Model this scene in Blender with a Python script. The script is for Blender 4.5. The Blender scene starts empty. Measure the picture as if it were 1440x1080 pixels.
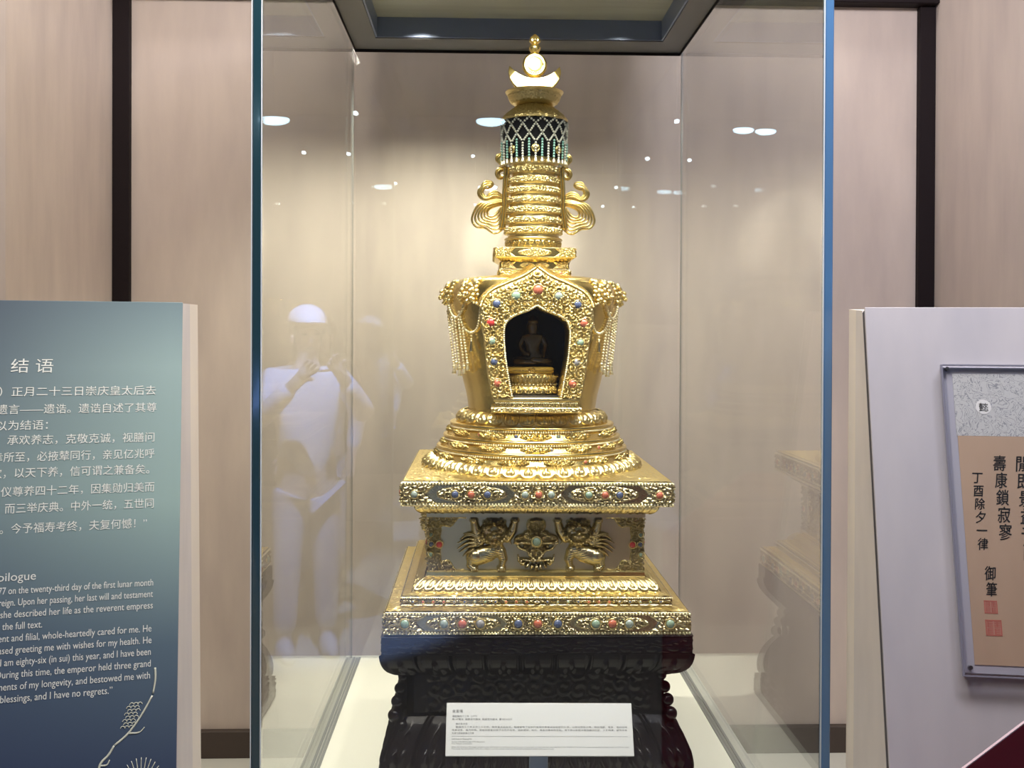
import bpy, math, random
import numpy as np
from mathutils import Matrix, Vector

random.seed(7)
RNG = np.random.RandomState(11)
PI = math.pi
SC = bpy.context.scene
COL = SC.collection

# ------------------------------------------------------------------ camera
cam_d = bpy.data.cameras.new('camera')
cam = bpy.data.objects.new('camera', cam_d); COL.objects.link(cam)
cam_d.sensor_width = 36.0
cam_d.lens = 1401.9 / 1440 * 36.0
cam_d.shift_y = (479.43 - 540) / 1440
cam_d.clip_start = 0.05
_r = Vector((0.99950913, -0.03108246, 0.00392063))
_u = Vector((-0.00372405, 0.00638, 0.99997271))
_f = Vector((0.03110663, 0.99949646, -0.00626112))
cam.matrix_world = Matrix(((_r.x, _u.x, -_f.x, 0), (_r.y, _u.y, -_f.y, 0),
                           (_r.z, _u.z, -_f.z, 1.577), (0, 0, 0, 1)))
SC.camera = cam

# ------------------------------------------------------------------ world, exposure, lights
w = bpy.data.worlds.new('gallery'); SC.world = w; w.use_nodes = True
w.node_tree.nodes['Background'].inputs[0].default_value = (0.42, 0.42, 0.47, 1)
w.node_tree.nodes['Background'].inputs[1].default_value = 0.17
SC.view_settings.view_transform = 'Standard'
SC.view_settings.look = 'None'
SC.view_settings.exposure = 0.10
SC.view_settings.gamma = 1.0
SC.view_settings.use_curve_mapping = False
SC.cycles.transparent_max_bounces = 24
SC.cycles.max_bounces = 8

def aim(o, tgt):
    o.rotation_euler = (Vector(tgt) - o.location).to_track_quat('-Z', 'Y').to_euler()

def area(name, loc, tgt, sx, sy, power, col):
    l = bpy.data.lights.new(name, 'AREA'); l.shape = 'RECTANGLE'
    l.size = sx; l.size_y = sy; l.energy = power; l.color = col
    o = bpy.data.objects.new(name, l); COL.objects.link(o); o.location = loc; aim(o, tgt)
    return o

def spot(name, loc, tgt, power, col, ang=60, blend=0.6, rad=0.02):
    l = bpy.data.lights.new(name, 'SPOT'); l.energy = power; l.color = col
    l.spot_size = math.radians(ang); l.spot_blend = blend; l.shadow_soft_size = rad
    o = bpy.data.objects.new(name, l); COL.objects.link(o); o.location = loc; aim(o, tgt)
    return o

area('gallery_light_warm', (-0.35, 1.40, 3.37), (-1.30, 3.0, 1.3), 1.2, 0.7, 110, (1.0, 0.91, 0.82))
area('gallery_light_cool', (1.05, 1.45, 3.37), (1.65, 2.8, 1.3), 1.2, 0.7, 100, (0.93, 0.90, 1.0))
area('added_wall_fill', (0.18, 3.52, 3.32), (0.18, 3.70, 1.8), 2.6, 0.08, 9, (0.95, 0.90, 0.92))  # added light that lifts the dim upper back wall
spot('added_visitor_spot', (-0.55, 0.15, 2.95), (-0.86, -1.25, 1.0), 1500, (0.26, 0.43, 1.0), 36, 0.4)  # added blue spot that brightens the visitors behind the camera
# lamps in the ceiling of the glass case
CL = (1.0, 0.95, 0.80)
spot('case_lamp_front_left', (-0.20, 2.08, 2.56), (0.12, 2.58, 1.05), 66, CL, 68, 1.0)
spot('case_lamp_front_right', (0.46, 2.08, 2.56), (0.14, 2.58, 1.05), 66, CL, 68, 1.0)
spot('case_lamp_front_mid', (0.13, 2.06, 2.56), (0.13, 2.50, 1.0), 42, CL, 68, 1.0)
spot('case_lamp_finial', (0.13, 1.99, 2.515), (0.135, 2.62, 2.30), 130, CL, 15, 0.5)
spot('case_lamp_back_left', (-0.20, 3.08, 2.56), (-0.15, 3.45, 0.9), 100, CL, 120, 0.9)
spot('case_lamp_back_right', (0.46, 3.08, 2.56), (0.30, 3.40, 0.9), 34, CL, 120, 0.9)

# ------------------------------------------------------------------ materials
def mat(name, col, rough=0.6, metal=0.0, spec=0.5, noise=None, bump=None, coat=0.0, emit=None):
    """noise=(scale, colour2, (sx,sy,sz)); bump=(kind, scale, strength, distance)"""
    m = bpy.data.materials.new(name); m.use_nodes = True
    nt = m.node_tree; b = nt.nodes['Principled BSDF']
    b.inputs['Base Color'].default_value = (*col, 1)
    b.inputs['Roughness'].default_value = rough
    b.inputs['Metallic'].default_value = metal
    b.inputs['Specular IOR Level'].default_value = spec
    b.inputs['Coat Weight'].default_value = coat
    if emit:
        b.inputs['Emission Color'].default_value = (*emit[0], 1)
        b.inputs['Emission Strength'].default_value = emit[1]
    tc = nt.nodes.new('ShaderNodeTexCoord')
    if noise:
        mp = nt.nodes.new('ShaderNodeMapping'); mp.inputs['Scale'].default_value = noise[2]
        nt.links.new(tc.outputs['Object'], mp.inputs[0])
        n = nt.nodes.new('ShaderNodeTexNoise'); n.inputs['Scale'].default_value = noise[0]
        n.inputs['Detail'].default_value = 5
        nt.links.new(mp.outputs[0], n.inputs['Vector'])
        mr = nt.nodes.new('ShaderNodeMapRange'); mr.inputs[1].default_value = 0.3; mr.inputs[2].default_value = 0.7
        nt.links.new(n.outputs['Fac'], mr.inputs[0])
        mx = nt.nodes.new('ShaderNodeMix'); mx.data_type = 'RGBA'
        mx.inputs[6].default_value = (*col, 1); mx.inputs[7].default_value = (*noise[1], 1)
        nt.links.new(mr.outputs[0], mx.inputs[0]); nt.links.new(mx.outputs[2], b.inputs['Base Color'])
    if bump:
        if bump[0] == 'noise':
            t = nt.nodes.new('ShaderNodeTexNoise'); t.inputs['Detail'].default_value = 4; out = t.outputs['Fac']
        else:
            t = nt.nodes.new('ShaderNodeTexVoronoi'); t.feature = 'SMOOTH_F1'; out = t.outputs['Distance']
        t.inputs['Scale'].default_value = bump[1]
        nt.links.new(tc.outputs['Object'], t.inputs['Vector'])
        bp = nt.nodes.new('ShaderNodeBump'); bp.inputs['Strength'].default_value = bump[2]
        bp.inputs['Distance'].default_value = bump[3]
        nt.links.new(out, bp.inputs['Height']); nt.links.new(bp.outputs[0], b.inputs['Normal'])
    return m

GOLD = (0.88, 0.71, 0.29)
M = {}
M['gold'] = mat('polished_gold', GOLD, 0.26, 1.0, bump=('noise', 60, 0.10, 0.004), noise=(9, (0.82, 0.60, 0.20), (1, 1, 1)))
M['gold_relief'] = mat('chased_gold', (0.86, 0.70, 0.33), 0.30, 1.0, bump=('noise', 320, 0.25, 0.002))
M['gold_chased'] = mat('engraved_gold', (0.87, 0.70, 0.31), 0.30, 1.0, bump=('voronoi', 95, 0.55, 0.006))
M['gilt'] = mat('shaded_gilt', (0.66, 0.57, 0.32), 0.27, 1.0, bump=('noise', 260, 0.22, 0.002), noise=(14, (0.56, 0.48, 0.28), (1, 1, 1)))  # gold greyed and darkened to paint in the dim upright faces
M['gilt_plain'] = mat('shaded_plain_gilt', (0.72, 0.64, 0.40), 0.36, 1.0, bump=('noise', 40, 0.08, 0.004))  # smooth version, same shade of the upright faces put into its colour
M['bead'] = mat('gilt_beads', (0.92, 0.83, 0.56), 0.30, 0.85)
M['pearl'] = mat('pearl', (0.66, 0.67, 0.60), 0.28, 0.0, 0.6, coat=0.3)
M['jade'] = mat('turquoise_bead', (0.28, 0.55, 0.50), 0.3, 0.0, 0.6)
M['drum'] = mat('dark_canopy', (0.008, 0.008, 0.010), 0.7, 0.0, 0.12)
M['coral'] = mat('coral', (0.42, 0.135, 0.075), 0.28, 0, 0.6, noise=(180, (0.46, 0.12, 0.08), (1, 1, 1)), coat=0.3)
M['ruby'] = mat('red_stone', (0.50, 0.05, 0.05), 0.2, 0, 0.6, coat=0.4)
M['lapis'] = mat('lapis', (0.035, 0.05, 0.13), 0.25, 0, 0.6, noise=(200, (0.12, 0.15, 0.24), (1, 1, 1)), coat=0.3)
M['turquoise'] = mat('turquoise', (0.20, 0.33, 0.27), 0.3, 0, 0.6, noise=(220, (0.28, 0.35, 0.25), (1, 1, 1)), coat=0.3)
M['sage'] = mat('grey_green_stone', (0.26, 0.31, 0.25), 0.3, 0, 0.6, noise=(220, (0.28, 0.34, 0.32), (1, 1, 1)), coat=0.3)
M['greystone'] = mat('grey_stone', (0.18, 0.18, 0.20), 0.3, 0, 0.6, noise=(220, (0.32, 0.32, 0.32), (1, 1, 1)), coat=0.3)
M['wood'] = mat('dark_rosewood', (0.004, 0.003, 0.006), 0.25, 0, 0.24, noise=(30, (0.007, 0.004, 0.005), (1, 1, 6)))
M['dark_bronze'] = mat('dark_bronze', (0.15, 0.12, 0.08), 0.28, 0.9)
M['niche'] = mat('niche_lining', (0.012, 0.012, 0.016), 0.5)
M['silk'] = mat('yellow_silk', (0.62, 0.42, 0.07), 0.4, 0.0, 0.4, bump=('noise', 90, 0.2, 0.003))
M['wall'] = mat('mottled_silk_wall', (0.55, 0.468, 0.41), 0.75, 0, 0.25, noise=(5.0, (0.46, 0.39, 0.35), (2.2, 2.2, 0.5)), bump=('noise', 60, 0.06, 0.004))
M['trim'] = mat('black_trim', (0.010, 0.006, 0.007), 0.6, 0, 0.15)
M['base'] = mat('dark_baseboard', (0.05, 0.035, 0.028), 0.6)
M['floor'] = mat('pale_floor', (0.55, 0.54, 0.48), 0.45, noise=(3, (0.5, 0.49, 0.44), (1, 1, 1)))
M['ceil'] = mat('dark_ceiling', (0.05, 0.05, 0.05), 0.8)
M['white'] = mat('white_lacquer', (0.64, 0.64, 0.57), 0.5)
M['frame_metal'] = mat('grey_metal', (0.12, 0.12, 0.125), 0.45, 0.4)
M['lip_metal'] = mat('blue_grey_metal', (0.17, 0.21, 0.32), 0.4, 0.3)
M['panel'] = mat('case_ceiling_panel', (0.22, 0.22, 0.18), 0.35, 0.1, noise=(2.0, (0.30, 0.30, 0.25), (1, 9, 1)), emit=((0.9, 0.9, 0.7), 0.015))
M['edge_blue'] = mat('blue_glass_edge', (0.07, 0.17, 0.33), 0.15, 0, 0.6, coat=0.4)
M['edge_teal'] = mat('teal_glass_edge', (0.012, 0.04, 0.055), 0.12, 0, 0.6, coat=0.4)
M['edge_pale'] = mat('polished_bevel', (0.55, 0.62, 0.68), 0.15, 0, 0.6)
M['rail'] = mat('grey_rail', (0.22, 0.23, 0.23), 0.4, 0.3)
M['card'] = mat('white_card', (0.64, 0.66, 0.67), 0.5)
M['disc'] = mat('white_disc', (0.80, 0.80, 0.78), 0.6)
M['ink'] = mat('grey_ink', (0.16, 0.17, 0.18), 0.7)
M['post'] = mat('blue_grey_post', (0.16, 0.22, 0.33), 0.4)
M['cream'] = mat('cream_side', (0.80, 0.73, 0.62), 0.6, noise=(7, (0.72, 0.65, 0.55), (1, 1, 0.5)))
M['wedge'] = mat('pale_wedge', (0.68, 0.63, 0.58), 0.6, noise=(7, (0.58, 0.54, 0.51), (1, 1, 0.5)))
M['gap'] = mat('gap_shade_strip', (0.055, 0.05, 0.055), 0.8)
M['lilac_board'] = mat('grey_lilac_board', (0.50, 0.48, 0.49), 0.6, noise=(5, (0.41, 0.40, 0.43), (1.8, 1.8, 0.6)))
M['letter'] = mat('white_lettering', (0.78, 0.80, 0.74), 0.5)
M['line'] = mat('pale_line_drawing', (0.60, 0.62, 0.50), 0.5)
M['paper'] = mat('tan_silk_paper', (0.50, 0.36, 0.25), 0.7, noise=(30, (0.46, 0.33, 0.23), (1, 1, 0.3)))
M['black_ink'] = mat('black_ink', (0.012, 0.011, 0.012), 0.7)
M['seal_wash'] = mat('pale_red_seal_wash', (0.53, 0.27, 0.20), 0.7)
M['seal'] = mat('red_seal_ink', (0.52, 0.16, 0.12), 0.7)
M['mount'] = mat('lilac_mount', (0.43, 0.43, 0.49), 0.5)
M['sheet_edge_shade'] = mat('grey_edge_shade', (0.20, 0.20, 0.25), 0.3)
M['steel'] = mat('dark_steel', (0.14, 0.14, 0.15), 0.35, 0.9)
M['maroon'] = mat('maroon_board', (0.26, 0.008, 0.03), 0.5)
M['pink_edge'] = mat('pale_pink_edge', (0.62, 0.46, 0.50), 0.5)
M['lamp_body'] = mat('lamp_housing', (0.03, 0.03, 0.03), 0.5)
M['lens'] = mat('lit_lens', (0.8, 0.9, 1.0), 0.5, emit=((0.72, 0.88, 1.0), 22))
M['lens_dim'] = mat('lit_diffuser', (0.8, 0.9, 1.0), 0.5, emit=((0.55, 0.80, 1.0), 18))

def glass(name, tint, ior=1.46, rough=0.0):
    m = bpy.data.materials.new(name); m.use_nodes = True; nt = m.node_tree
    nt.nodes.clear()
    o = nt.nodes.new('ShaderNodeOutputMaterial'); mx = nt.nodes.new('ShaderNodeMixShader')
    t = nt.nodes.new('ShaderNodeBsdfTransparent'); g = nt.nodes.new('ShaderNodeBsdfGlossy')
    fr = nt.nodes.new('ShaderNodeFresnel')
    ge = nt.nodes.new('ShaderNodeNewGeometry'); mi = nt.nodes.new('ShaderNodeMix')     # same reflectance on both faces of the sheet
    mi.inputs[2].default_value = ior; mi.inputs[3].default_value = 1 / ior
    nt.links.new(ge.outputs['Backfacing'], mi.inputs[0]); nt.links.new(mi.outputs[0], fr.inputs[0])
    t.inputs[0].default_value = (*tint, 1); g.inputs['Roughness'].default_value = rough
    g.inputs['Color'].default_value = (1, 1, 1, 1)
    nt.links.new(fr.outputs[0], mx.inputs[0]); nt.links.new(t.outputs[0], mx.inputs[1])
    nt.links.new(g.outputs[0], mx.inputs[2]); nt.links.new(mx.outputs[0], o.inputs[0])
    return m
M['glass'] = glass('case_glass', (0.985, 0.995, 0.988))
M['acrylic'] = glass('clear_acrylic', (0.99, 0.99, 0.99), 1.3, 0.25)

def board_print():
    """the printed gradient of the left board, with some of its lighting painted in: slate top left, pale teal to the upper right, navy at the foot"""
    m = mat('teal_print_and_light', (0.1, 0.15, 0.18), 0.45)
    nt = m.node_tree; b = nt.nodes['Principled BSDF']
    tc = nt.nodes.new('ShaderNodeTexCoord'); sp = nt.nodes.new('ShaderNodeSeparateXYZ')
    nt.links.new(tc.outputs['Object'], sp.inputs[0])
    def ramp(src, lo, hi, stops):
        mr = nt.nodes.new('ShaderNodeMapRange'); mr.inputs[1].default_value = lo; mr.inputs[2].default_value = hi
        nt.links.new(src, mr.inputs[0])
        r = nt.nodes.new('ShaderNodeValToRGB'); nt.links.new(mr.outputs[0], r.inputs[0])
        while len(r.color_ramp.elements) < len(stops): r.color_ramp.elements.new(0.5)
        for e, (p_, c) in zip(r.color_ramp.elements, stops): e.position = p_; e.color = (*c, 1)
        return r.outputs[0]
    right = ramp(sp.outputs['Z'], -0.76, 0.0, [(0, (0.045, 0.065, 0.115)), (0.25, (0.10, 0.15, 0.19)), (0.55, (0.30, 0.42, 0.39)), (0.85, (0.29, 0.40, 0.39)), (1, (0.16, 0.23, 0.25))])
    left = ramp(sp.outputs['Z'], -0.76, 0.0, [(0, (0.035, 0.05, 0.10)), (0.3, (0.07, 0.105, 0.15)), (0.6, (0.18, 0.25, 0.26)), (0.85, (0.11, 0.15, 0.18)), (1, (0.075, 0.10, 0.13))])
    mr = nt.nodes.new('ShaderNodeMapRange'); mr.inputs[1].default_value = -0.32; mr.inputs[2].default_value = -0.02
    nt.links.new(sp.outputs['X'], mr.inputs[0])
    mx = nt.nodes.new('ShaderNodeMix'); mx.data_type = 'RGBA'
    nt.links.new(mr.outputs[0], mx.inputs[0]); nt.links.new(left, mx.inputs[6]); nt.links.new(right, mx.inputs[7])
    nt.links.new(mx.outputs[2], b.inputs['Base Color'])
    return m
M['print'] = board_print()

def brocade():
    m = mat('cloud_brocade', (0.6, 0.6, 0.58), 0.6)
    nt = m.node_tree; b = nt.nodes['Principled BSDF']
    tc = nt.nodes.new('ShaderNodeTexCoord')
    n = nt.nodes.new('ShaderNodeTexNoise'); n.inputs['Scale'].default_value = 58; n.inputs['Detail'].default_value = 2.5; n.inputs['Distortion'].default_value = 0.6
    nt.links.new(tc.outputs['Object'], n.inputs['Vector'])
    mlt = nt.nodes.new('ShaderNodeMath'); mlt.operation = 'MULTIPLY'; mlt.inputs[1].default_value = 62
    nt.links.new(n.outputs['Fac'], mlt.inputs[0])
    sn = nt.nodes.new('ShaderNodeMath'); sn.operation = 'SINE'; nt.links.new(mlt.outputs[0], sn.inputs[0])
    r = nt.nodes.new('ShaderNodeValToRGB'); nt.links.new(sn.outputs[0], r.inputs[0])
    r.color_ramp.elements[0].position = 0.55; r.color_ramp.elements[0].color = (0.56, 0.57, 0.56, 1)
    r.color_ramp.elements[1].position = 0.95; r.color_ramp.elements[1].color = (0.30, 0.31, 0.33, 1)
    nt.links.new(r.outputs[0], b.inputs['Base Color'])
    return m
M['brocade'] = brocade()

# ------------------------------------------------------------------ mesh helpers: every shape is a (verts, [face arrays]) pair
def build(name, parts, m, parent=None, smooth=True, loc=None, label=None):
    vs = []; loops = []; tot = []; off = 0
    for V, Fs in parts:
        V = np.asarray(V, np.float32); vs.append(V)
        for F in Fs:
            F = np.asarray(F, np.int32)
            if F.ndim == 1: F = F[None]
            loops.append((F + off).ravel()); tot.append(np.full(len(F), F.shape[1], np.int32))
        off += len(V)
    V = np.concatenate(vs); L = np.concatenate(loops); T = np.concatenate(tot)
    me = bpy.data.meshes.new(name)
    me.vertices.add(len(V)); me.vertices.foreach_set('co', V.ravel())
    me.loops.add(len(L)); me.loops.foreach_set('vertex_index', L)
    me.polygons.add(len(T))
    me.polygons.foreach_set('loop_start', np.concatenate([[0], np.cumsum(T)[:-1]]).astype(np.int32))
    me.polygons.foreach_set('loop_total', T)
    me.polygons.foreach_set('use_smooth', np.full(len(T), bool(smooth)))
    me.update(calc_edges=True); me.validate()
    me.materials.append(m)
    o = bpy.data.objects.new(name, me); COL.objects.link(o)
    if parent: o.parent = parent
    if loc is not None: o.location = loc
    if label: o['label'] = label
    return o

def tag(o, label, cat, group=None):
    o['label'] = label; o['category'] = cat
    if group: o['group'] = group
    return o

def thing(name, label, cat, loc=(0, 0, 0), group=None):
    o = bpy.data.objects.new(name, None); COL.objects.link(o); o.location = loc
    o.empty_display_size = 0.1
    return tag(o, label, cat, group)

def struct(name, parts, m, smooth=False):
    o = build(name, parts, m, None, smooth); o['kind'] = 'structure'; return o

def box(x0, x1, y0, y1, z0, z1):
    V = [(x, y, z) for z in (z0, z1) for y in (y0, y1) for x in (x0, x1)]
    F = [[0, 2, 3, 1], [4, 5, 7, 6], [0, 1, 5, 4], [2, 6, 7, 3], [0, 4, 6, 2], [1, 3, 7, 5]]
    return np.array(V, float), [np.array(F)]

def bbox(x0, x1, y0, y1, z0, z1, b=0.002):
    """box with chamfered vertical and horizontal edges (stack of inset rings)"""
    rings = []
    for z, i in ((z0, b), (z0 + b, 0), (z1 - b, 0), (z1, b)):
        a = [(x0 + i + b, y0 + i), (x1 - i - b, y0 + i), (x1 - i, y0 + i + b), (x1 - i, y1 - i - b),
             (x1 - i - b, y1 - i), (x0 + i + b, y1 - i), (x0 + i, y1 - i - b), (x0 + i, y0 + i + b)]
        rings += [(x, y, z) for x, y in a]
    F = []
    for k in range(3):
        for j in range(8):
            F.append([k * 8 + j, k * 8 + (j + 1) % 8, (k + 1) * 8 + (j + 1) % 8, (k + 1) * 8 + j])
    return np.array(rings), [np.array(F), np.arange(7, -1, -1), np.arange(24, 32)]

def sphere(c, r, nu=10, nv=7, sc=(1, 1, 1)):
    V = [(0, 0, 1)]
    for j in range(1, nv):
        a = PI * j / nv
        for i in range(nu):
            b = 2 * PI * i / nu; V.append((math.sin(a) * math.cos(b), math.sin(a) * math.sin(b), math.cos(a)))
    V.append((0, 0, -1)); V = np.array(V) * r * np.array(sc) + np.array(c)
    T = []; Q = []
    for i in range(nu):
        T.append([0, 1 + i, 1 + (i + 1) % nu])
        e = 1 + (nv - 2) * nu; T.append([e + (i + 1) % nu, e + i, len(V) - 1])
        for j in range(nv - 2):
            a = 1 + j * nu
            Q.append([a + i, a + nu + i, a + nu + (i + 1) % nu, a + (i + 1) % nu])
    return V, [np.array(T), np.array(Q)]

_S0 = sphere((0, 0, 0), 1, 7, 5)
def beads(P, r, base=None):
    """many spheres in one mesh"""
    V0, F0 = base or _S0
    P = np.asarray(P, float); n = len(P); k = len(V0)
    r = np.broadcast_to(np.asarray(r, float), (n,))
    V = (V0[None] * r[:, None, None] + P[:, None]).reshape(-1, 3)
    return V, [(F[None] + (np.arange(n) * k)[:, None, None]).reshape(-1, F.shape[1]) for F in F0]

def gridmesh(P, closed_u=False, mask=None):
    n, m = P.shape[:2]
    I = np.arange(n * m).reshape(n, m)
    if closed_u: J = np.concatenate([I, I[:1]], 0)
    else: J = I
    F = np.stack([J[:-1, :-1], J[1:, :-1], J[1:, 1:], J[:-1, 1:]], -1).reshape(-1, 4)
    if mask is not None: F = F[mask.reshape(-1)]
    return P.reshape(-1, 3), [F]

def compact(part):
    V, Fs = part; used = np.unique(np.concatenate([f.ravel() for f in Fs]))
    mp = np.full(len(V), -1); mp[used] = np.arange(len(used))
    return V[used], [mp[f] for f in Fs]

def catmull(P, n=8):
    P = np.asarray(P, float); Q = np.vstack([2 * P[0] - P[1], P, 2 * P[-1] - P[-2]]); out = []
    for i in range(1, len(Q) - 2):
        a, b, c, d = Q[i - 1:i + 3]
        for t in np.linspace(0, 1, n, endpoint=False):
            out.append(.5 * (2 * b + (c - a) * t + (2 * a - 5 * b + 4 * c - d) * t * t + (3 * b - a - 3 * c + d) * t ** 3))
    out.append(Q[-2]); return np.array(out)

def tube(P, r, n=8, flat=1.0):
    P = np.asarray(P, float); k = len(P); r = np.broadcast_to(np.asarray(r, float), (k,))
    T = np.gradient(P, axis=0); T /= np.linalg.norm(T, axis=1)[:, None] + 1e-12
    up = np.array([0, 1.0, 0]) if abs(T[:, 1]).mean() < .8 else np.array([0, 0, 1.0])
    A = np.cross(T, up); A /= np.linalg.norm(A, axis=1)[:, None] + 1e-12
    B = np.cross(A, T)
    an = np.linspace(0, 2 * PI, n, endpoint=False)
    R = P[:, None] + r[:, None, None] * (np.cos(an)[None, :, None] * A[:, None] + flat * np.sin(an)[None, :, None] * B[:, None])
    I = np.arange(k * n).reshape(k, n); J = np.concatenate([I, I[:, :1]], 1)
    F = np.stack([J[:-1, :-1], J[:-1, 1:], J[1:, 1:], J[1:, :-1]], -1).reshape(-1, 4)
    return R.reshape(-1, 3), [F, np.arange(n)[::-1], np.arange((k - 1) * n, k * n)]

def prism(poly, y0, y1, bev=0.0):
    """polygon in x,z pulled along y"""
    p = np.asarray(poly, float); n = len(p)
    V = np.vstack([np.c_[p[:, 0], np.full(n, y0), p[:, 1]], np.c_[p[:, 0], np.full(n, y1), p[:, 1]]])
    F = [[i, (i + 1) % n, n + (i + 1) % n, n + i] for i in range(n)]
    return V, [np.array(F), np.arange(n)[::-1], np.arange(n, 2 * n)]

def xf(part, mtx):
    V, F = part; mtx = np.array(mtx)
    return V @ mtx[:3, :3].T + mtx[:3, 3], F

# paths: unit circle / unit square (mitred)
def circle(n):
    a = np.linspace(0, 2 * PI, n, endpoint=False)
    return np.c_[np.sin(a), -np.cos(a)], a / (2 * PI)            # starts at the front
def square(n):
    t = np.linspace(-1, 1, n, endpoint=False); o = np.ones(n)
    return np.vstack([np.c_[t, -o], np.c_[o, t], np.c_[-t, o], np.c_[-o, -t]]), np.tile(t, 4)

def resample(prof, step):
    prof = np.asarray(prof, float); out = [prof[0]]
    for a, b in zip(prof[:-1], prof[1:]):
        k = max(1, int(round(np.linalg.norm(b - a) / step)))
        for i in range(1, k + 1): out.append(a + (b - a) * i / k)
    return np.array(out)

def sweep(q, prof, disp=None):
    """q: unit path; prof: (m,2) of (half-width, z); disp(s_index_grid, prof) -> offsets along the profile normal"""
    prof = np.asarray(prof, float)
    T = np.gradient(prof, axis=0); T /= np.linalg.norm(T, axis=1)[:, None] + 1e-12
    N = np.c_[T[:, 1], -T[:, 0]]                                  # outward when the profile runs upward
    W = np.broadcast_to(prof[:, 0], (len(q), len(prof))).copy(); Z = np.broadcast_to(prof[:, 1], W.shape).copy()
    if disp is not None:
        W = W + disp * N[:, 0]; Z = Z + disp * N[:, 1]
    P = np.stack([q[:, :1] * W, q[:, 1:] * W, Z], -1)
    return gridmesh(P, True)

def plain(prof, sq=True, n=None):
    q = square(n or 1)[0] if sq else circle(n or 128)[0]
    return sweep(q, prof)

# carved ornament: jittered cells of alternating spirals
def hash2(i, j, s):
    h = np.sin(i * 127.1 + j * 311.7 + s * 74.7) * 43758.5453
    return h - np.floor(h)
def spirals(X, Y, cell, seed=0, turns=1.9):
    X = X / cell; Y = Y / cell
    ix = np.floor(X); iy = np.floor(Y)
    d1 = np.full(X.shape, 9.0); d2 = d1.copy(); th = np.zeros_like(X); sg = np.ones_like(X)
    for a in (-1, 0, 1):
        for b in (-1, 0, 1):
            i = ix + a; j = iy + b
            cx = i + .5 + .5 * (hash2(i, j, seed) - .5); cy = j + .5 + .5 * (hash2(i, j, seed + 3) - .5)
            dx = X - cx; dy = Y - cy; d = np.hypot(dx, dy)
            near = d < d1
            d2 = np.where(near, d1, np.minimum(d2, d))
            th = np.where(near, np.arctan2(dy, dx), th)
            sg = np.where(near, np.where(hash2(i, j, seed + 5) > .5, 1, -1), sg)
            d1 = np.where(near, d, d1)
    h = .5 + .5 * np.cos(2 * PI * d1 * turns - sg * th)
    edge = np.clip((d2 - d1) * 4, 0, 1)
    return h * (.35 + .65 * edge)
def sstep(a, b, x):
    t = np.clip((x - a) / (b - a), 0, 1); return t * t * (3 - 2 * t)

def petals(x, t):
    """one lotus petal: x in -1..1 across, t 0 (root) .. 1 (tip); height 0..1"""
    lim = 1 - .30 * np.abs(x) ** 3
    d = np.minimum((1 - np.abs(x)) * .9, (lim - t) * 1.1)
    body = sstep(0, .12, d)
    rim = np.exp(-((d - .13) / .06) ** 2)
    ax = np.abs(x)
    lobes = np.exp(-(((ax - .27) / .17) ** 2 + ((t - .66) / .13) ** 2) ** 2) + .8 * np.exp(-((ax / .16) ** 2 + ((t - .40) / .20) ** 2) ** 2)
    return body * (.34 + .46 * rim + .62 * np.minimum(lobes, 1))

def blur(H, k):
    for _ in range(k):
        P = np.pad(H, 1, mode='edge'); H = (P[:-2, 1:-1] + P[2:, 1:-1] + P[1:-1, :-2] + P[1:-1, 2:] + 2 * P[1:-1, 1:-1]) / 6
    return H

class Relief:
    """height field in a plane: unions of rounded lumps"""
    def __init__(s, x0, x1, y0, y1, step):
        s.x = np.arange(x0, x1 + step, step); s.y = np.arange(y0, y1 + step, step)
        s.X, s.Y = np.meshgrid(s.x, s.y, indexing='ij'); s.H = np.zeros_like(s.X)
    def ell(s, cx, cy, rx, ry, h, rot=0, base=0.0):
        c, n = math.cos(rot), math.sin(rot); dx = s.X - cx; dy = s.Y - cy
        q = 1 - ((dx * c + dy * n) / rx) ** 2 - ((-dx * n + dy * c) / ry) ** 2
        k = np.where(q > 0, base + h * np.sqrt(np.clip(q, 0, 1)), 0)
        s.H = np.maximum(s.H, k); return s
    def cap(s, a, b, r0, r1, h0, h1):
        ax, ay = a; bx, by = b; dx, dy = bx - ax, by - ay
        t = np.clip(((s.X - ax) * dx + (s.Y - ay) * dy) / (dx * dx + dy * dy + 1e-9), 0, 1)
        d = np.hypot(s.X - ax - t * dx, s.Y - ay - t * dy); r = r0 + (r1 - r0) * t
        q = 1 - (d / r) ** 2
        s.H = np.maximum(s.H, np.where(q > 0, (h0 + (h1 - h0) * t) * np.sqrt(np.clip(q, 0, 1)), 0)); return s
    def path(s, P, r0, r1, h0, h1):
        n = len(P) - 1
        for i in range(n):
            f0, f1 = i / n, (i + 1) / n
            s.cap(P[i], P[i + 1], r0 + (r1 - r0) * f0, r0 + (r1 - r0) * f1, h0 + (h1 - h0) * f0, h0 + (h1 - h0) * f1)
        return s
    def mesh(s, sx, ox, oz, hs, y0, flip=False, eps=1e-3, sink=0.001):
        """plane coords -> local x,z; heights pulled towards -y"""
        X = (s.X - ox) * sx * (-1 if flip else 1); Z = (s.Y - oz) * sx
        P = np.stack([X, y0 - s.H * hs + sink, Z], -1)
        on = s.H > eps
        k = on[:-1, :-1] | on[1:, :-1] | on[1:, 1:] | on[:-1, 1:]
        V, F = compact(gridmesh(P, False, k))
        if flip: F = [f[:, ::-1] for f in F]
        return V, F

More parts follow.
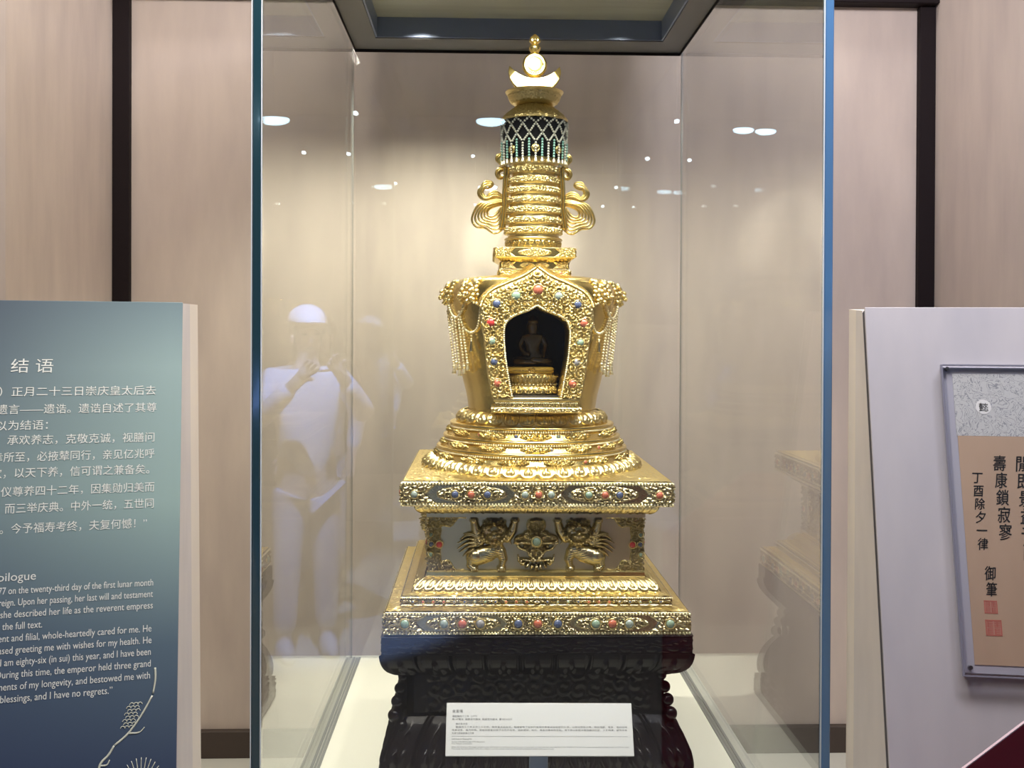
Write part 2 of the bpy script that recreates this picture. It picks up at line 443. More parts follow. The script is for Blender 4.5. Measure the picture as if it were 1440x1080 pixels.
# text
def text(s, x0, x1, z, h, width=None, shear=0.0, y=-0.0006, align='fit'):
    cu = bpy.data.curves.new('t', 'FONT'); cu.body = s; cu.size = 1.0; cu.shear = shear
    cu.resolution_u = 3
    o = bpy.data.objects.new('t', cu); COL.objects.link(o)
    bpy.context.view_layer.update()
    me = bpy.data.meshes.new_from_object(o.evaluated_get(bpy.context.evaluated_depsgraph_get()))
    V = np.empty(len(me.vertices) * 3); me.vertices.foreach_get('co', V); V = V.reshape(-1, 3)
    by = {}
    for p in me.polygons: by.setdefault(len(p.vertices), []).append(list(p.vertices))
    F = [np.array(v) for v in by.values()]
    bpy.data.objects.remove(o); bpy.data.curves.remove(cu); bpy.data.meshes.remove(me)
    if len(V) == 0: return None
    a, b = V[:, 0].min(), V[:, 0].max()
    if align == 'fit': X = x0 + (V[:, 0] - a) / (b - a) * (x1 - x0)
    else: X = x0 + (V[:, 0] - a) * h                               # natural width from x0
    return np.c_[X, np.full(len(V), y), z + V[:, 1] * h], F

# ================================================================== SETTING
WX0, WX1, WD, ALC = -1.3614, 1.7144, 3.75, 2.9086
struct('floor', [box(-4, 4.5, -4.6, WD + 0.2, -0.06, 0)], M['floor'])
struct('ceiling', [box(-4, 4.5, -4.6, WD + 0.2, 3.4, 3.46)], M['ceil'])
struct('wall_back', [box(WX0, WX1, WD, WD + 0.12, 0, 3.4)], M['wall'])
struct('wall_left', [box(WX0 - 0.12, WX0, ALC, WD, 0, 3.4)], M['wall'])
struct('wall_right', [box(WX1, WX1 + 0.12, ALC - 0.25, WD, 0, 3.4)], M['wall'])
struct('wall_front_left', [box(-4, WX0, ALC - 0.01, ALC, 0, 3.4)], M['wall'])
struct('wall_front_right', [box(WX1, 4.5, ALC - 0.26, ALC - 0.25, 0, 3.4)], M['wall'])
struct('trim_1', [bbox(WX0, WX0 + 0.062, WD - 0.03, WD, 0.0995, 2.824, .003)], M['trim'])
struct('trim_2', [bbox(WX1 - 0.062, WX1, WD - 0.03, WD, 0.0995, 2.824, .003)], M['trim'])
struct('trim_3', [bbox(WX0, WX1, WD - 0.06, WD, 2.824, 2.95, .003)], M['trim'])
struct('baseboard_back', [bbox(WX0, WX1, WD - 0.03, WD, 0, 0.0995, .002)], M['base'])

# ================================================================== DISPLAY CASE
CX0, CX1, CY0, CY1, CF, CC = -0.4303, 0.6732, 1.9017, 3.3384, 0.498, 2.5247
case = thing('display_case', 'tall frameless glass case with white floor and grey ceiling frame around the gold stupa', 'display case', ((CX0 + CX1) / 2, (CY0 + CY1) / 2, 0))
def cb(name, parts, m, smooth=False, label=None):
    o = build(name, [(np.asarray(V) - np.array([(CX0 + CX1) / 2, (CY0 + CY1) / 2, 0]), F) for V, F in parts], m, case, smooth, label=label)
    return o
cb('plinth', [bbox(CX0 - .02, CX1 + .02, CY0 - .02, CY1 + .02, 0, CF, .004)], M['white'])
G = 0.010
cb('glass_pane', [box(CX0 + .016, CX1 - .016, CY0, CY0 + G, CF, CC)], M['glass'], label='front glass pane')
cb('glass_pane', [box(CX0, CX0 + G, CY0 + .016, CY1 - .012, CF, CC)], M['glass'], label='left glass pane')
cb('glass_pane', [box(CX1 - G, CX1, CY0 + .016, CY1 - .012, CF, CC)], M['glass'], label='right glass pane')
cb('glass_pane', [box(CX0 + .012, CX1 - .012, CY1 - G, CY1, CF, CC)], M['glass'], label='back glass pane')
cb('corner_strip', [bbox(CX0 - .003, CX0 + .013, CY0 - .001, CY0 + .015, CF, CC, .002)], M['edge_teal'], label='dark teal glass edge')
cb('corner_strip', [bbox(CX1 - .013, CX1 + .004, CY0 - .001, CY0 + .015, CF, CC, .002)], M['edge_blue'], label='blue glass edge')
cb('edge_bevel', [box(CX0 + .0132, CX0 + .0152, CY0 - .0005, CY0 + .004, CF, CC)], M['edge_pale'])
cb('edge_bevel', [box(CX0 - .0052, CX0 - .0032, CY0 - .0005, CY0 + .004, CF, CC)], M['edge_pale'])
cb('edge_bevel', [box(CX1 - .0152, CX1 - .0132, CY0 - .0005, CY0 + .004, CF, CC)], M['edge_pale'])
cb('back_corner_seal', [box(CX0, CX0 + .004, CY1 - .008, CY1 + .001, CF, CC)], M['rail'])
cb('back_corner_seal', [box(CX1 - .004, CX1, CY1 - .008, CY1 + .001, CF, CC)], M['rail'])
for sx, lab in ((CX0, 'left'), (CX1, 'right')):
    a = sx + (.010 if sx < 0 else -.034)
    cb('base_rail', [box(a, a + .007, CY0 + .02, CY1 - .012, CF, CF + .004), box(a + .009, a + .015, CY0 + .02, CY1 - .012, CF, CF + .003), box(a + .017, a + .024, CY0 + .02, CY1 - .012, CF, CF + .004)], M['rail'])
# ceiling frame: flat bars round a recess, an upright lip, a pale panel above
b = 0.135
cb('ceiling_frame', [box(CX0 + .012, CX1 - .012, CY1 - b, CY1 - .012, CC - .002, CC + .07), box(CX0 + .012, CX1 - .012, CY0 + .02, CY0 + b, CC - .002, CC + .07),
                     box(CX0 + .012, CX0 + .09, CY0 + b, CY1 - b, CC - .002, CC + .07), box(CX1 - .09, CX1 - .012, CY0 + b, CY1 - b, CC - .002, CC + .07)], M['frame_metal'])
cb('recess_lip', [box(CX0 + .09, CX1 - .09, CY1 - b - .006, CY1 - b - .0005, CC + .001, CC + .064), box(CX0 + .0905, CX0 + .096, CY0 + b, CY1 - b - .006, CC + .001, CC + .064),
                  box(CX1 - .096, CX1 - .0905, CY0 + b, CY1 - b - .006, CC + .001, CC + .064)], M['lip_metal'])
cb('ceiling_panel', [box(CX0 + .09, CX1 - .09, CY0 + b, CY1 - b, CC + .064, CC + .07)], M['panel'])
cb('hood', [bbox(CX0 - .004, CX1 + .004, CY0 - .004, CY1 + .004, CC + .0705, CC + .25, .004)], M['frame_metal'])
cb('gasket', [box(CX0 + .010, CX1 - .010, CY1 - .012, CY1 - .0105, CC - .012, CC), box(CX0 + .0102, CX0 + .0117, CY0 + .02, CY1 - .012, CC - .012, CC), box(CX1 - .0117, CX1 - .0102, CY0 + .02, CY1 - .012, CC - .012, CC)], M['trim'])

# ================================================================== STUPA
S = (0.132, 2.621, 0.891)
stupa = thing('gold_stupa', 'tall gem-studded gold Tibetan-style stupa with arched niche standing on the dark wooden stand', 'stupa', S)
stupa.rotation_euler = (0, 0.0045, 0)
def sb(name, parts, m, parent=stupa, smooth=True, **k): return build(name, parts if isinstance(parts, list) else [parts], m, parent, smooth, **k)

GEM = sphere((0, 0, 0), 1, 14, 9, (1, .62, 1))
def bezel():
    a = np.linspace(0, 2 * PI, 25)
    return tube(np.c_[np.cos(a), np.zeros(25), np.sin(a)], .17, 6)
BEZ = bezel()
_gm = {}
def gem(x, z, y, r, kind, parent, az=0.0, lab=None):
    """a cabochon and its gilt setting facing -y turned by az about z"""
    if kind not in _gm:
        _gm[kind] = build('cabochon', [GEM], M[kind]); 
        _gm[kind + 'b'] = build('bezel', [(BEZ[0], BEZ[1])], M['gold_relief'])
        g0, b0 = _gm[kind], _gm[kind + 'b']
    else:
        g0 = _gm[kind].copy(); COL.objects.link(g0); b0 = None
    if b0 is None:
        b0 = _gm[kind + 'b'].copy(); COL.objects.link(b0)
    c, s = math.cos(az), math.sin(az)
    p = (c * x - s * y, s * x + c * y, z)
    names = {'coral': 'coral cabochon', 'ruby': 'red cabochon', 'lapis': 'dark blue cabochon', 'turquoise': 'turquoise cabochon', 'sage': 'grey-green cabochon', 'greystone': 'grey cabochon'}
    g0.parent = parent; g0.location = p; g0.scale = (r, r, r); g0.rotation_euler = (0, 0, az); g0['label'] = names[kind]
    deep = parent.parent is not None and parent.parent.parent is not None
    b0.parent = parent; b0.location = p; b0.scale = (r * 1.15, r * 1.15, r * 1.15); b0.rotation_euler = (0, 0, az)
    return g0

def bead_row_sq(wd, z, r, sp):
    n = int(2 * wd / sp); t = np.linspace(-1, 1, n, endpoint=False) * wd; o = np.full(n, wd)
    P = np.vstack([np.c_[t, -o], np.c_[o, t], np.c_[-t, o], np.c_[-o, -t]])
    return beads(np.c_[P, np.full(len(P), z)], r)
def bead_row_ci(rd, z, r, sp):
    n = int(2 * PI * rd / sp); a = np.linspace(0, 2 * PI, n, endpoint=False)
    return beads(np.c_[rd * np.sin(a), -rd * np.cos(a), np.full(n, z)], r)

def terrace(name, wd, z0, z1, inner, cart, seed, n=300, cell=.0155, hh=.0085):
    """square slab with a recessed band of cartouches in scrollwork; cart(u, t) -> mask"""
    q, t = square(n)
    zb0, zb1 = z0 + .006, z1 - .006
    low = [(wd - .05, z0), (wd, z0), (wd, z0 + .0010), (wd - .0045, z0 + .0030), (wd - .0070, z0 + .0052)]
    m = int((zb1 - zb0) / .0011)
    band = [(wd - .004, z) for z in np.linspace(zb0, zb1, m)]
    top = [(wd - .0070, z1 - .0055), (wd - .0045, z1 - .0030), (wd, z1 - .0012), (wd, z1), (wd - .004, z1 + .0006)]
    prof = np.array(low + band + top); k0 = len(low); k1 = k0 + m
    U = np.broadcast_to((t * wd)[:, None], (len(q), m)); side = np.repeat(np.arange(4), n)[:, None]
    Tn = np.broadcast_to(np.linspace(-1, 1, m)[None], U.shape)
    mk = cart(U, Tn) * sstep(1.0, .86, np.abs(Tn))
    sp = spirals(np.abs(U) + side * .37, Tn * (zb1 - zb0) / 2 + 1.0, cell, seed, 1.7)
    D = np.zeros((len(q), len(prof)))
    fade = sstep(0, .02, 1 - np.abs(U) / wd)
    D[:, k0:k1] = mk * (.0012 + hh * sp) * fade
    return sb(name, [sweep(q, prof, D), plain([(wd - .004, z1 + .0006), (inner, z1 + .0062)])], M['gilt'])

def lens(U, T, c, a, p=2.0):
    return sstep(0, .10, 1 - np.abs(T) ** p - np.abs(np.abs(U) - c) / a)
def cart_bottom(U, T):
    mid = sstep(0, .006, .072 + .026 * np.abs(T) ** 1.6 - np.abs(U))
    cor = sstep(0, .006, np.abs(U) - (.350 - .070 - .022 * np.abs(T) ** 1.5))
    return np.maximum(np.maximum(mid, cor), lens(U, T, .172, .086, 2.6))
def cart_upper(U, T):
    mid = sstep(0, .006, .056 + .020 * np.abs(T) ** 1.6 - np.abs(U))
    cor = sstep(0, .006, np.abs(U) - (.316 - .055 - .024 * np.abs(T) ** 1.5))
    return np.maximum(np.maximum(mid, cor), lens(U, T, .155, .082, 2.6))

# -- bottom terrace
t1 = terrace('bottom_terrace', .350, 0.0, .051, .316, cart_bottom, 1)
sb('bead_border', bead_row_sq(.3495, .0470, .0031, .0072), M['bead'], t1)
sb('bead_border', bead_row_sq(.3495, .0038, .0031, .0072), M['bead'], t1)
row1 = [(-.303, 'turquoise'), (-.214, 'sage'), (-.172, 'coral'), (-.131, 'greystone'), (-.0446, 'lapis'), (0, 'coral'), (.046, 'lapis'), (.133, 'turquoise'), (.171, 'coral'), (.210, 'sage'), (.304, 'turquoise')]
for az in (0, PI / 2, -PI / 2):
    for x, k in row1: gem(x, .0262, -.3530, .0098, k, t1, az)
# -- thin ledge
def cart_ledge(U, T):
    return sstep(.0, .35, np.cos(U * 2 * PI / .105) + .55)
t2 = terrace('stepped_ledge', .316, .0573, .077, .291, cart_ledge, 4, 300, .0085, .005)
sb('bead_border', bead_row_sq(.3158, .0748, .0020, .0047), M['bead'], t2)
tiny = ['lapis', 'coral', 'sage', 'coral', 'greystone', 'turquoise', 'coral', 'lapis']
for i, x in enumerate(np.linspace(-.288, .288, 25)): gem(x, .0668, -.3180, .0029, tiny[(i * 3) % 8], t2)
# -- lotus mouldings and plates of the waist
def lotus_square(name, prof, npet, h, m, n=420, tipdown=True):
    q, t = square(n); prof = resample(prof, .0011)
    s = np.linspace(0, 1, len(prof)); tt = (1 - s) if tipdown else s
    x = ((t * .5 + .5) * npet) % 1 * 2 - 1
    D = h * petals(np.broadcast_to(x[:, None], (len(q), len(prof))), np.broadcast_to(tt[None], (len(q), len(prof))))
    return sb(name, [sweep(q, prof, D)], m)
def arc(w0, z0, w1, z1, bulge, n=9):
    t = np.linspace(0, 1, n); L = math.hypot(w1 - w0, z1 - z0); nx, nz = (z1 - z0) / L, -(w1 - w0) / L
    return [(w0 + (w1 - w0) * a + nx * bulge * 4 * a * (1 - a), z0 + (z1 - z0) * a + nz * bulge * 4 * a * (1 - a)) for a in t]
lotus_square('lotus_molding', arc(.291, .0834, .264, .109, .004), 24, .0045, M['gold_relief'])
sb('gold_slope', plain([(.291, .083), (.291, .0836)]), M['gold'], smooth=False)
sb('waist_plate', [plain([(.24, .109), (.262, .109), (.262, .111), (.2595, .113), (.2595, .122), (.2575, .126), (.24, .126)])], M['gold'], smooth=False)
sb('waist_plate', [plain([(.24, .2505), (.2597, .2525), (.2597, .2620), (.258, .2644), (.24, .2644)])], M['gilt_plain'], smooth=False)
lotus_square('lotus_molding', arc(.268, .2640, .2880, .2870, .004), 34, .0035, M['gilt'], tipdown=False)
# waist box and its carvings
WZ0, WZ1, WW = .126, .2507, .2505
waist = sb('waist_panel', plain([(WW - .0, WZ0), (WW - .0, WZ1)]), M['gilt_plain'], smooth=False)
CS = .002369 * .772 * .0  # unused
K = 1.0 / 4.645 * .001689                                             # carving units to metres on the panel face

def lion():
    r = Relief(170, 640, -490, -118, 1.7)
    e, c = r.ell, r.cap
    # haunch, belly, chest: one body
    c((315, -385), (400, -360), 62, 58, 48, 50); c((400, -360), (455, -330), 58, 50, 50, 46); e(318, -375, 62, 50, 54)
    # hind leg and paw
    c((292, -395), (280, -440), 34, 24, 42, 36); c((280, -440), (300, -458), 22, 20, 40, 44); e(308, -452, 28, 20, 46)
    for i in range(4): e(292 + i * 12, -462, 7, 9, 52)
    # front standing leg
    c((480, -350), (498, -395), 38, 30, 46, 44); c((498, -395), (488, -440), 28, 22, 46, 42); e(486, -452, 32, 22, 48)
    for i in range(4): e(466 + i * 14, -464, 8, 9, 54)
    # raised arms carrying the cornice
    c((345, -258), (318, -205), 38, 33, 42, 42); c((318, -205), (306, -150), 32, 27, 42, 46); e(304, -144, 32, 22, 52)
    c((520, -255), (556, -208), 38, 33, 42, 42); c((556, -208), (570, -155), 32, 27, 42, 46); e(572, -145, 32, 22, 52)
    c((515, -240), (552, -300), 14, 3, 34, 18); c((500, -245), (520, -290), 12, 4, 34, 20)
    for x in (286, 300, 314, 560, 574, 588): e(x, -132, 7, 9, 54)
    # head: skull, brow, eyes, nose, muzzle, teeth
    e(436, -212, 92, 84, 58); e(437, -240, 66, 44, 70); e(400, -178, 32, 19, 84); e(474, -178, 32, 19, 84); e(437, -160, 24, 22, 84)
    e(406, -202, 14, 12, 82); e(468, -202, 14, 12, 82); e(437, -212, 25, 18, 98); e(410, -232, 29, 16, 90); e(464, -232, 29, 16, 90)
    for i in range(6): e(407 + i * 12, -254, 5, 11, 86)
    for i in range(9):
        a = PI * (1.05 + .9 * i / 8); e(437 + 76 * math.cos(a), -225 + 56 * math.sin(a), 18, 20, 76)
    for i in range(10):
        a = PI * (1.0 + i / 9); e(437 + 100 * math.cos(a), -215 + 76 * math.sin(a), 17, 17, 54)
    for i in range(7): e(371 + i * 22, -146 - 8 * math.cos(i * 2), 15, 14, 64)
    # mane flames and tail
    for k, (p0, p1, p2) in enumerate([((330, -250), (270, -235), (215, -268)), ((320, -268), (262, -262), (200, -292)), ((316, -285), (255, -292), (200, -330)), ((318, -300), (262, -318), (212, -350)), ((300, -330), (262, -350), (235, -378)), ((330, -240), (280, -225), (238, -232))]):
        P = catmull([p0, p1, p2], 6); r.path([tuple(v) for v in P], 16, 4, 44, 22)
    e(345, -285, 34, 30, 46); e(372, -275, 16, 14, 54); e(350, -262, 14, 13, 54); e(340, -300, 12, 12, 54)
    # chest bell and rib lines
    e(447, -305, 13, 20, 62); c((447, -325), (447, -345), 8, 5, 58, 54)
    ribs = .5 + .5 * np.sin((r.X * .25 + r.Y) * .42)
    belly = np.exp(-(((r.X - 440) / 45) ** 2 + ((r.Y + 375) / 40) ** 2))
    r.H = np.where(r.H > 1, r.H - 5 * belly * ribs, r.H)
    fur = spirals(r.X, r.Y, 34, 3, 1.2)
    head = np.exp(-(((r.X - 437) / 95) ** 2 + ((r.Y + 215) / 90) ** 2))
    r.H = np.where(r.H > 1, r.H + 4.0 * fur * head * (1 - np.exp(-(((r.X - 437) / 50) ** 2 + ((r.Y + 205) / 50) ** 2))), r.H)
    return r
LI = lion()
def zc(v8): return None
ZREF = -297                                                            # carving row at mid panel
ZM = (WZ0 + WZ1) / 2
def carve(name, rel, flip=False, mid=712, label=None, az=0.0, parent=None):
    V, F = rel.mesh(K, mid, ZREF, K * 1.1, -WW, flip, 1e-3)
    V = V + np.array([0, 0, ZM])
    c, s = math.cos(az), math.sin(az)
    V = np.c_[V[:, 0] * c - V[:, 1] * s, V[:, 0] * s + V[:, 1] * c, V[:, 2]]
    return sb(name, (V, F), M['gilt'], parent or waist, label=label)
def vajra():
    r = Relief(560, 865, -480, -118, 1.7); e = r.ell
    for fx in (-1, 1):
        m = lambda x: 712 + fx * x
        r.path([tuple(v) for v in catmull([(m(20), -275), (m(70), -245), (m(125), -255), (m(140), -290)], 6)], 22, 10, 40, 34)
        r.path([tuple(v) for v in catmull([(m(30), -290), (m(80), -285), (m(118), -290)], 6)], 18, 12, 46, 40)
        r.path([tuple(v) for v in catmull([(m(135), -270), (m(110), -320), (m(60), -340), (m(40), -370)], 6)], 13, 10, 36, 36)
        r.path([tuple(v) for v in catmull([(m(0), -400), (m(34), -370), (m(26), -335), (m(6), -325)], 6)], 13, 10, 44, 40)
        r.path([tuple(v) for v in catmull([(m(0), -140), (m(45), -150), (m(52), -190), (m(30), -215)], 6)], 14, 12, 40, 40)
        r.path([tuple(v) for v in catmull([(m(118), -372), (m(112), -400), (m(90), -425)], 5)], 6, 14, 30, 44)
        for k in range(5):
            a = .28 + k * .30; e(712 + fx * 108 * math.sin(1.45 - a), -375 - 78 * (1 - math.cos(1.45 - a)) * 0 - 70 * math.cos(1.45 - a), 13, 24, 50, fx * (1.45 - a))
        r.path([tuple(v) for v in catmull([(m(10), -398), (m(50), -402), (m(95), -392)], 5)], 16, 8, 42, 32)
        e(m(60), -225, 24, 18, 44); e(m(86), -240, 16, 14, 46); e(m(30), -218, 18, 16, 48)
    e(712, -265, 132, 52, 26); e(712, -335, 62, 74, 26); e(712, -172, 48, 46, 24)
    for k in range(9):
        a = PI * (.06 + .88 * k / 8); e(712 + 104 * math.cos(a), -268 + 48 * math.sin(a), 17, 15, 44); e(712 + 84 * math.cos(a), -278 - 62 * math.sin(a), 14, 13, 42)
    e(712, -350, 12, 30, 52); e(712, -180, 10, 26, 56); e(712, -272, 62, 52, 40); e(712, -440, 11, 24, 52)
    for k in range(14):
        a = 2 * PI * k / 14; e(712 + 40 * math.cos(a), -272 + 40 * math.sin(a), 9, 9, 56)
    r.H = np.where(r.H > 1, r.H + 8 * spirals(r.X, r.Y, 30, 9, 1.3), r.H)
    return r
VJ = vajra()
def corner_foliage():
    r = Relief(10, 252, -478, -122, 1.9)
    def tri(x0, y0, dx, dy):
        u = (r.X - x0) / dx; v = (r.Y - y0) / dy
        return sstep(0, .10, 1 - np.clip(u, 0, 9) - np.clip(v, 0, 9) + .12 * np.sin(u * 14) * (u < 1))
    lo = tri(14, -476, 232, 135); hi = tri(14, -124, 250, -125)
    md = sstep(0, 8, 66 + 34 * np.exp(-((r.Y + 300) / 45) ** 2) - 16 * np.cos((r.Y + 300) / 30) - (r.X - 14))
    k = np.maximum(np.maximum(lo, hi), md)
    r.H = k * (7 + 19 * spirals(r.X, r.Y, 40, 6, 1.8))
    return r
CFO = corner_foliage()
for az in (0, PI / 2, -PI / 2):
    carve('lion_relief', LI, False, 712, 'rearing lion facing the centre with mane flames to its left', az)
    carve('lion_relief', LI, True, 712, 'rearing lion facing the centre with mane flames to its right', az)
    v_ = carve('crossed_vajra_relief', VJ, az=az)
    gem(0, ZM + (ZREF * 0 + 25) * K, -WW - 60 * K * 1.1, .0098, 'turquoise', v_, az)
    for fl in (False, True):
        c_ = carve('corner_foliage', CFO, fl, az=az)
        sx = 1 if fl else -1
        gem(sx * 632 * K, ZM - 3 * K, -WW - .009, .0072, 'ruby', c_, az)
        gem(sx * 684 * K, ZM - 3 * K, -WW - .006, .0060, 'lapis', c_, az)
        gem(sx * 688 * K, ZM + 60 * K, -WW - .006, .0050, 'turquoise', c_, az)
        gem(sx * 688 * K, ZM - 70 * K, -WW - .006, .0050, 'turquoise', c_, az)

# -- upper terrace
t3 = terrace('upper_terrace', .316, .2875, .3435, .20, cart_upper, 2)
sb('bead_border', bead_row_sq(.3155, .3393, .0031, .0072), M['bead'], t3)
sb('bead_border', bead_row_sq(.3155, .2915, .0031, .0072), M['bead'], t3)
row2 = [(-.286, 'sage'), (-.192, 'lapis'), (-.155, 'coral'), (-.117, 'lapis'), (-.030, 'sage'), (.0015, 'coral'), (.031, 'sage'), (.118, 'turquoise'), (.156, 'coral'), (.190, 'lapis'), (.283, 'coral')]
for az in (0, PI / 2, -PI / 2):
    for x, k in row2: gem(x, .3155, -.3190, .0084, k, t3, az)
# engraved gold of the two terrace tops
def chased_top(w0, z0, w1, z1, rnd=False):
    q, t = square(160); prof = resample([(w0, z0), (w1, z1)], .0022)
    U = np.broadcast_to((t * w0)[:, None], (len(q), len(prof))); side = np.repeat(np.arange(4), 160)[:, None]
    h = spirals(U + side * .61 + .3, np.broadcast_to(prof[:, 0][None] * 1.0, U.shape), .016, 8, 1.8)
    return sb('engraved_top', [sweep(q, prof, .0012 + .0016 * h)], M['gold_chased'])
chased_top(.346, .0516, .3165, .0568)
chased_top(.312, .0776, .2925, .0830)
chased_top(.312, .3442, .205, .3492)

# -- round steps
def lotus_round(name, prof, npet, h, m, n=840, tipdown=True):
    q, a = circle(n); prof = resample(prof, .0012); s = np.linspace(0, 1, len(prof)); tt = (1 - s) if tipdown else s
    x = (a * npet) % 1 * 2 - 1
    D = h * petals(np.broadcast_to(x[:, None], (n, len(prof))), np.broadcast_to(tt[None], (n, len(prof))))
    return sb(name, [sweep(q, prof, D)], m)
lotus_round('lotus_ring', arc(.2850, .3440, .2560, .3700, .008), 42, .0070, M['gold_relief'], 1000)
def step_ring(zb, zt, rb, rl, ncart, seed, ph):
    """sloping band with cartouches, bead row and rounded lip on top"""
    n = 1000; q, a = circle(n)
    m = int((zt - .013 - zb) / .0010); band = [(rb + .0085 - .0125 * i / m, zb + (zt - .013 - zb) * i / m) for i in range(m)]
    lip = [(rl - .006, zt - .0125), (rl - .002, zt - .0085)] + [(rl + .002 * math.sin(b_) * 2 - .001, zt - .004 - .0042 * math.cos(b_)) for b_ in np.linspace(.2, PI * .9, 7)] + [(rl - .012, zt + .0005), (rl - .03, zt + .001)]
    prof = np.array(band + lip); D = np.zeros((n, len(prof)))
    u = ((a * ncart + ph) % 1 * 2 - 1)[:, None]; t = np.linspace(-1, 1, m)[None]
    mk = sstep(0, .18, 1 - np.abs(t) ** 2.2 - np.abs(u) / .72)
    bumps = np.maximum(0, np.cos(np.clip(u * 3.2, -1, 1) * 2.5 * PI)) * np.exp(-(t / .5) ** 2)
    D[:, :m] = mk * (.0020 + .0085 * spirals(np.broadcast_to((a * 2 * PI * rb)[:, None], (n, m)), np.broadcast_to(t * (zt - zb) * .5 + 2, (n, m)), .0105, seed, 1.6) + .0030 * bumps) * np.ones((n, m))
    o = sb('step_ring', [sweep(q, prof, D)], M['gold'])
    sb('bead_border', bead_row_ci(rl + .0005, zt - .0112, .0027, .0062), M['bead'], o)
    return o
r3 = step_ring(.3690, .4005, .2440, .2460, 14, 3, .0)
r2 = step_ring(.4000, .4290, .2270, .2290, 13, 5, .5)
r1 = step_ring(.4285, .4600, .2100, .2120, 12, 7, .5)
for o, rr, z, lst in ((r1, .2075, .4385, [(-13, 'lapis'), (15, 'sage'), (37, 'coral'), (-40, 'coral')]), (r2, .2255, .4085, [(4, 'lapis'), (9, 'greystone'), (33, 'turquoise'), (43, 'coral'), (-22, 'coral')]), (r3, .2425, .3785, [(-11, 'lapis'), (12, 'sage'), (29, 'coral'), (-35, 'sage')])):
    for dg, k in lst: gem(0, z, -rr - .006, .0044, k, o, math.radians(dg))
lotus_round('lotus_ring', arc(.1945, .4605, .1770, .4875, .007), 30, .0060, M['gold_relief'], 800)
sb('ring_cap', plain([(.1780, .4870), (.150, .4890)], False), M['gold'])

# -- vase
VP = np.array([(.160, .486), (.168, .4885), (.1665, .494), (.172, .53), (.183, .575), (.196, .64), (.208, .70), (.216, .75), (.2195, .785), (.214, .808), (.195, .826), (.15, .835), (.09, .839), (.05, .8395)])
VS = catmull(VP, 8)
def RV(z): return float(np.interp(z, VP[1:11, 1], VP[1:11, 0]))
qv, av = circle(256); Pv = np.stack([qv[:, :1] * VS[:, 0], qv[:, 1:] * VS[:, 0], np.broadcast_to(VS[:, 1], (256, len(VS)))], -1)
ctr = (Pv + np.roll(Pv, -1, 0))[:, :-1] * .25 + (Pv + np.roll(Pv, -1, 0))[:, 1:] * .25
hole = (np.abs(ctr[..., 0]) < .088) & (ctr[..., 1] < 0) & (ctr[..., 2] > .525) & (ctr[..., 2] < .77)
vase = sb('vase_body', compact(gridmesh(Pv, True, ~hole)), M['gold'])
NY = -.214
NS = .001716
def nz(v): return .686 + (470.6 - v) * NS
out_r = [(0, 377), (9, 383), (20, 390), (35, 396.5), (50, 403), (65, 411), (75, 423), (80, 440), (79.5, 456), (75.5, 475), (72.5, 500), (69, 530), (63, 559)]
in_r = [(0, 431), (10, 437), (24, 442), (36, 448.5), (43, 457), (45, 469), (44.3, 487), (42, 510), (37, 540), (33.5, 559)]
OUT = catmull([(x * NS, nz(v)) for x, v in out_r], 6); INN = catmull([(x * NS, nz(v)) for x, v in in_r], 8)
def at_len(P, n):
    d = np.r_[0, np.cumsum(np.linalg.norm(np.diff(P, axis=0), axis=1))]; t = np.linspace(0, d[-1], n)
    return np.c_[np.interp(t, d, P[:, 0]), np.interp(t, d, P[:, 1])]
def niche_frame():
    n, m = 230, 62
    A = at_len(INN, n); B = at_len(OUT, n)
    A = np.vstack([A[::-1] * [-1, 1], A[1:]]); B = np.vstack([B[::-1] * [-1, 1], B[1:]])
    t = np.linspace(0, 1, m)[None, :, None]
    P2 = A[:, None] * (1 - t) + B[:, None] * t
    X, Z = P2[..., 0], P2[..., 1]; tt = np.broadcast_to(t[..., 0], X.shape)
    lump = .75 + .25 * np.cos(np.arange(len(A)) * 2 * PI / 23)[:, None]
    h = spirals(np.abs(X) + .5, Z, .0175, 12, 1.9)
    h2 = spirals(np.abs(X) + .9, Z, .0085, 14, 1.4)
    D = .002 + (.0085 * h + .0028 * h2) * sstep(0, .06, tt) * sstep(1, .9, tt) + .004 * np.sin(PI * tt) * lump
    P = np.stack([X, NY - D, Z], -1)
    back_o = P[:, -1:].copy(); back_o[..., 1] = -.12; back_i = P[:, :1].copy(); back_i[..., 1] = -.10
    Pb = np.concatenate([back_i, P, back_o], 1)
    return gridmesh(Pb)
V_, F_ = niche_frame()
frame = sb('niche_frame', (V_, [F_[0][:, ::-1]]), M['gold_relief'])
IN2 = np.vstack([at_len(INN, 60)[::-1] * [-1, 1], at_len(INN, 60)[1:]])
off = IN2 * [1.045, 1.0] + [0, .0035 * 0]
d_ = at_len(np.vstack([INN[::-1] * [-1, 1], INN[1:]]), 108) * [1.035, 1.0] + [0, .003]
sb('bead_border', beads(np.c_[d_[:, 0], np.full(108, NY - .0085), d_[:, 1]], .0029), M['bead'], frame)
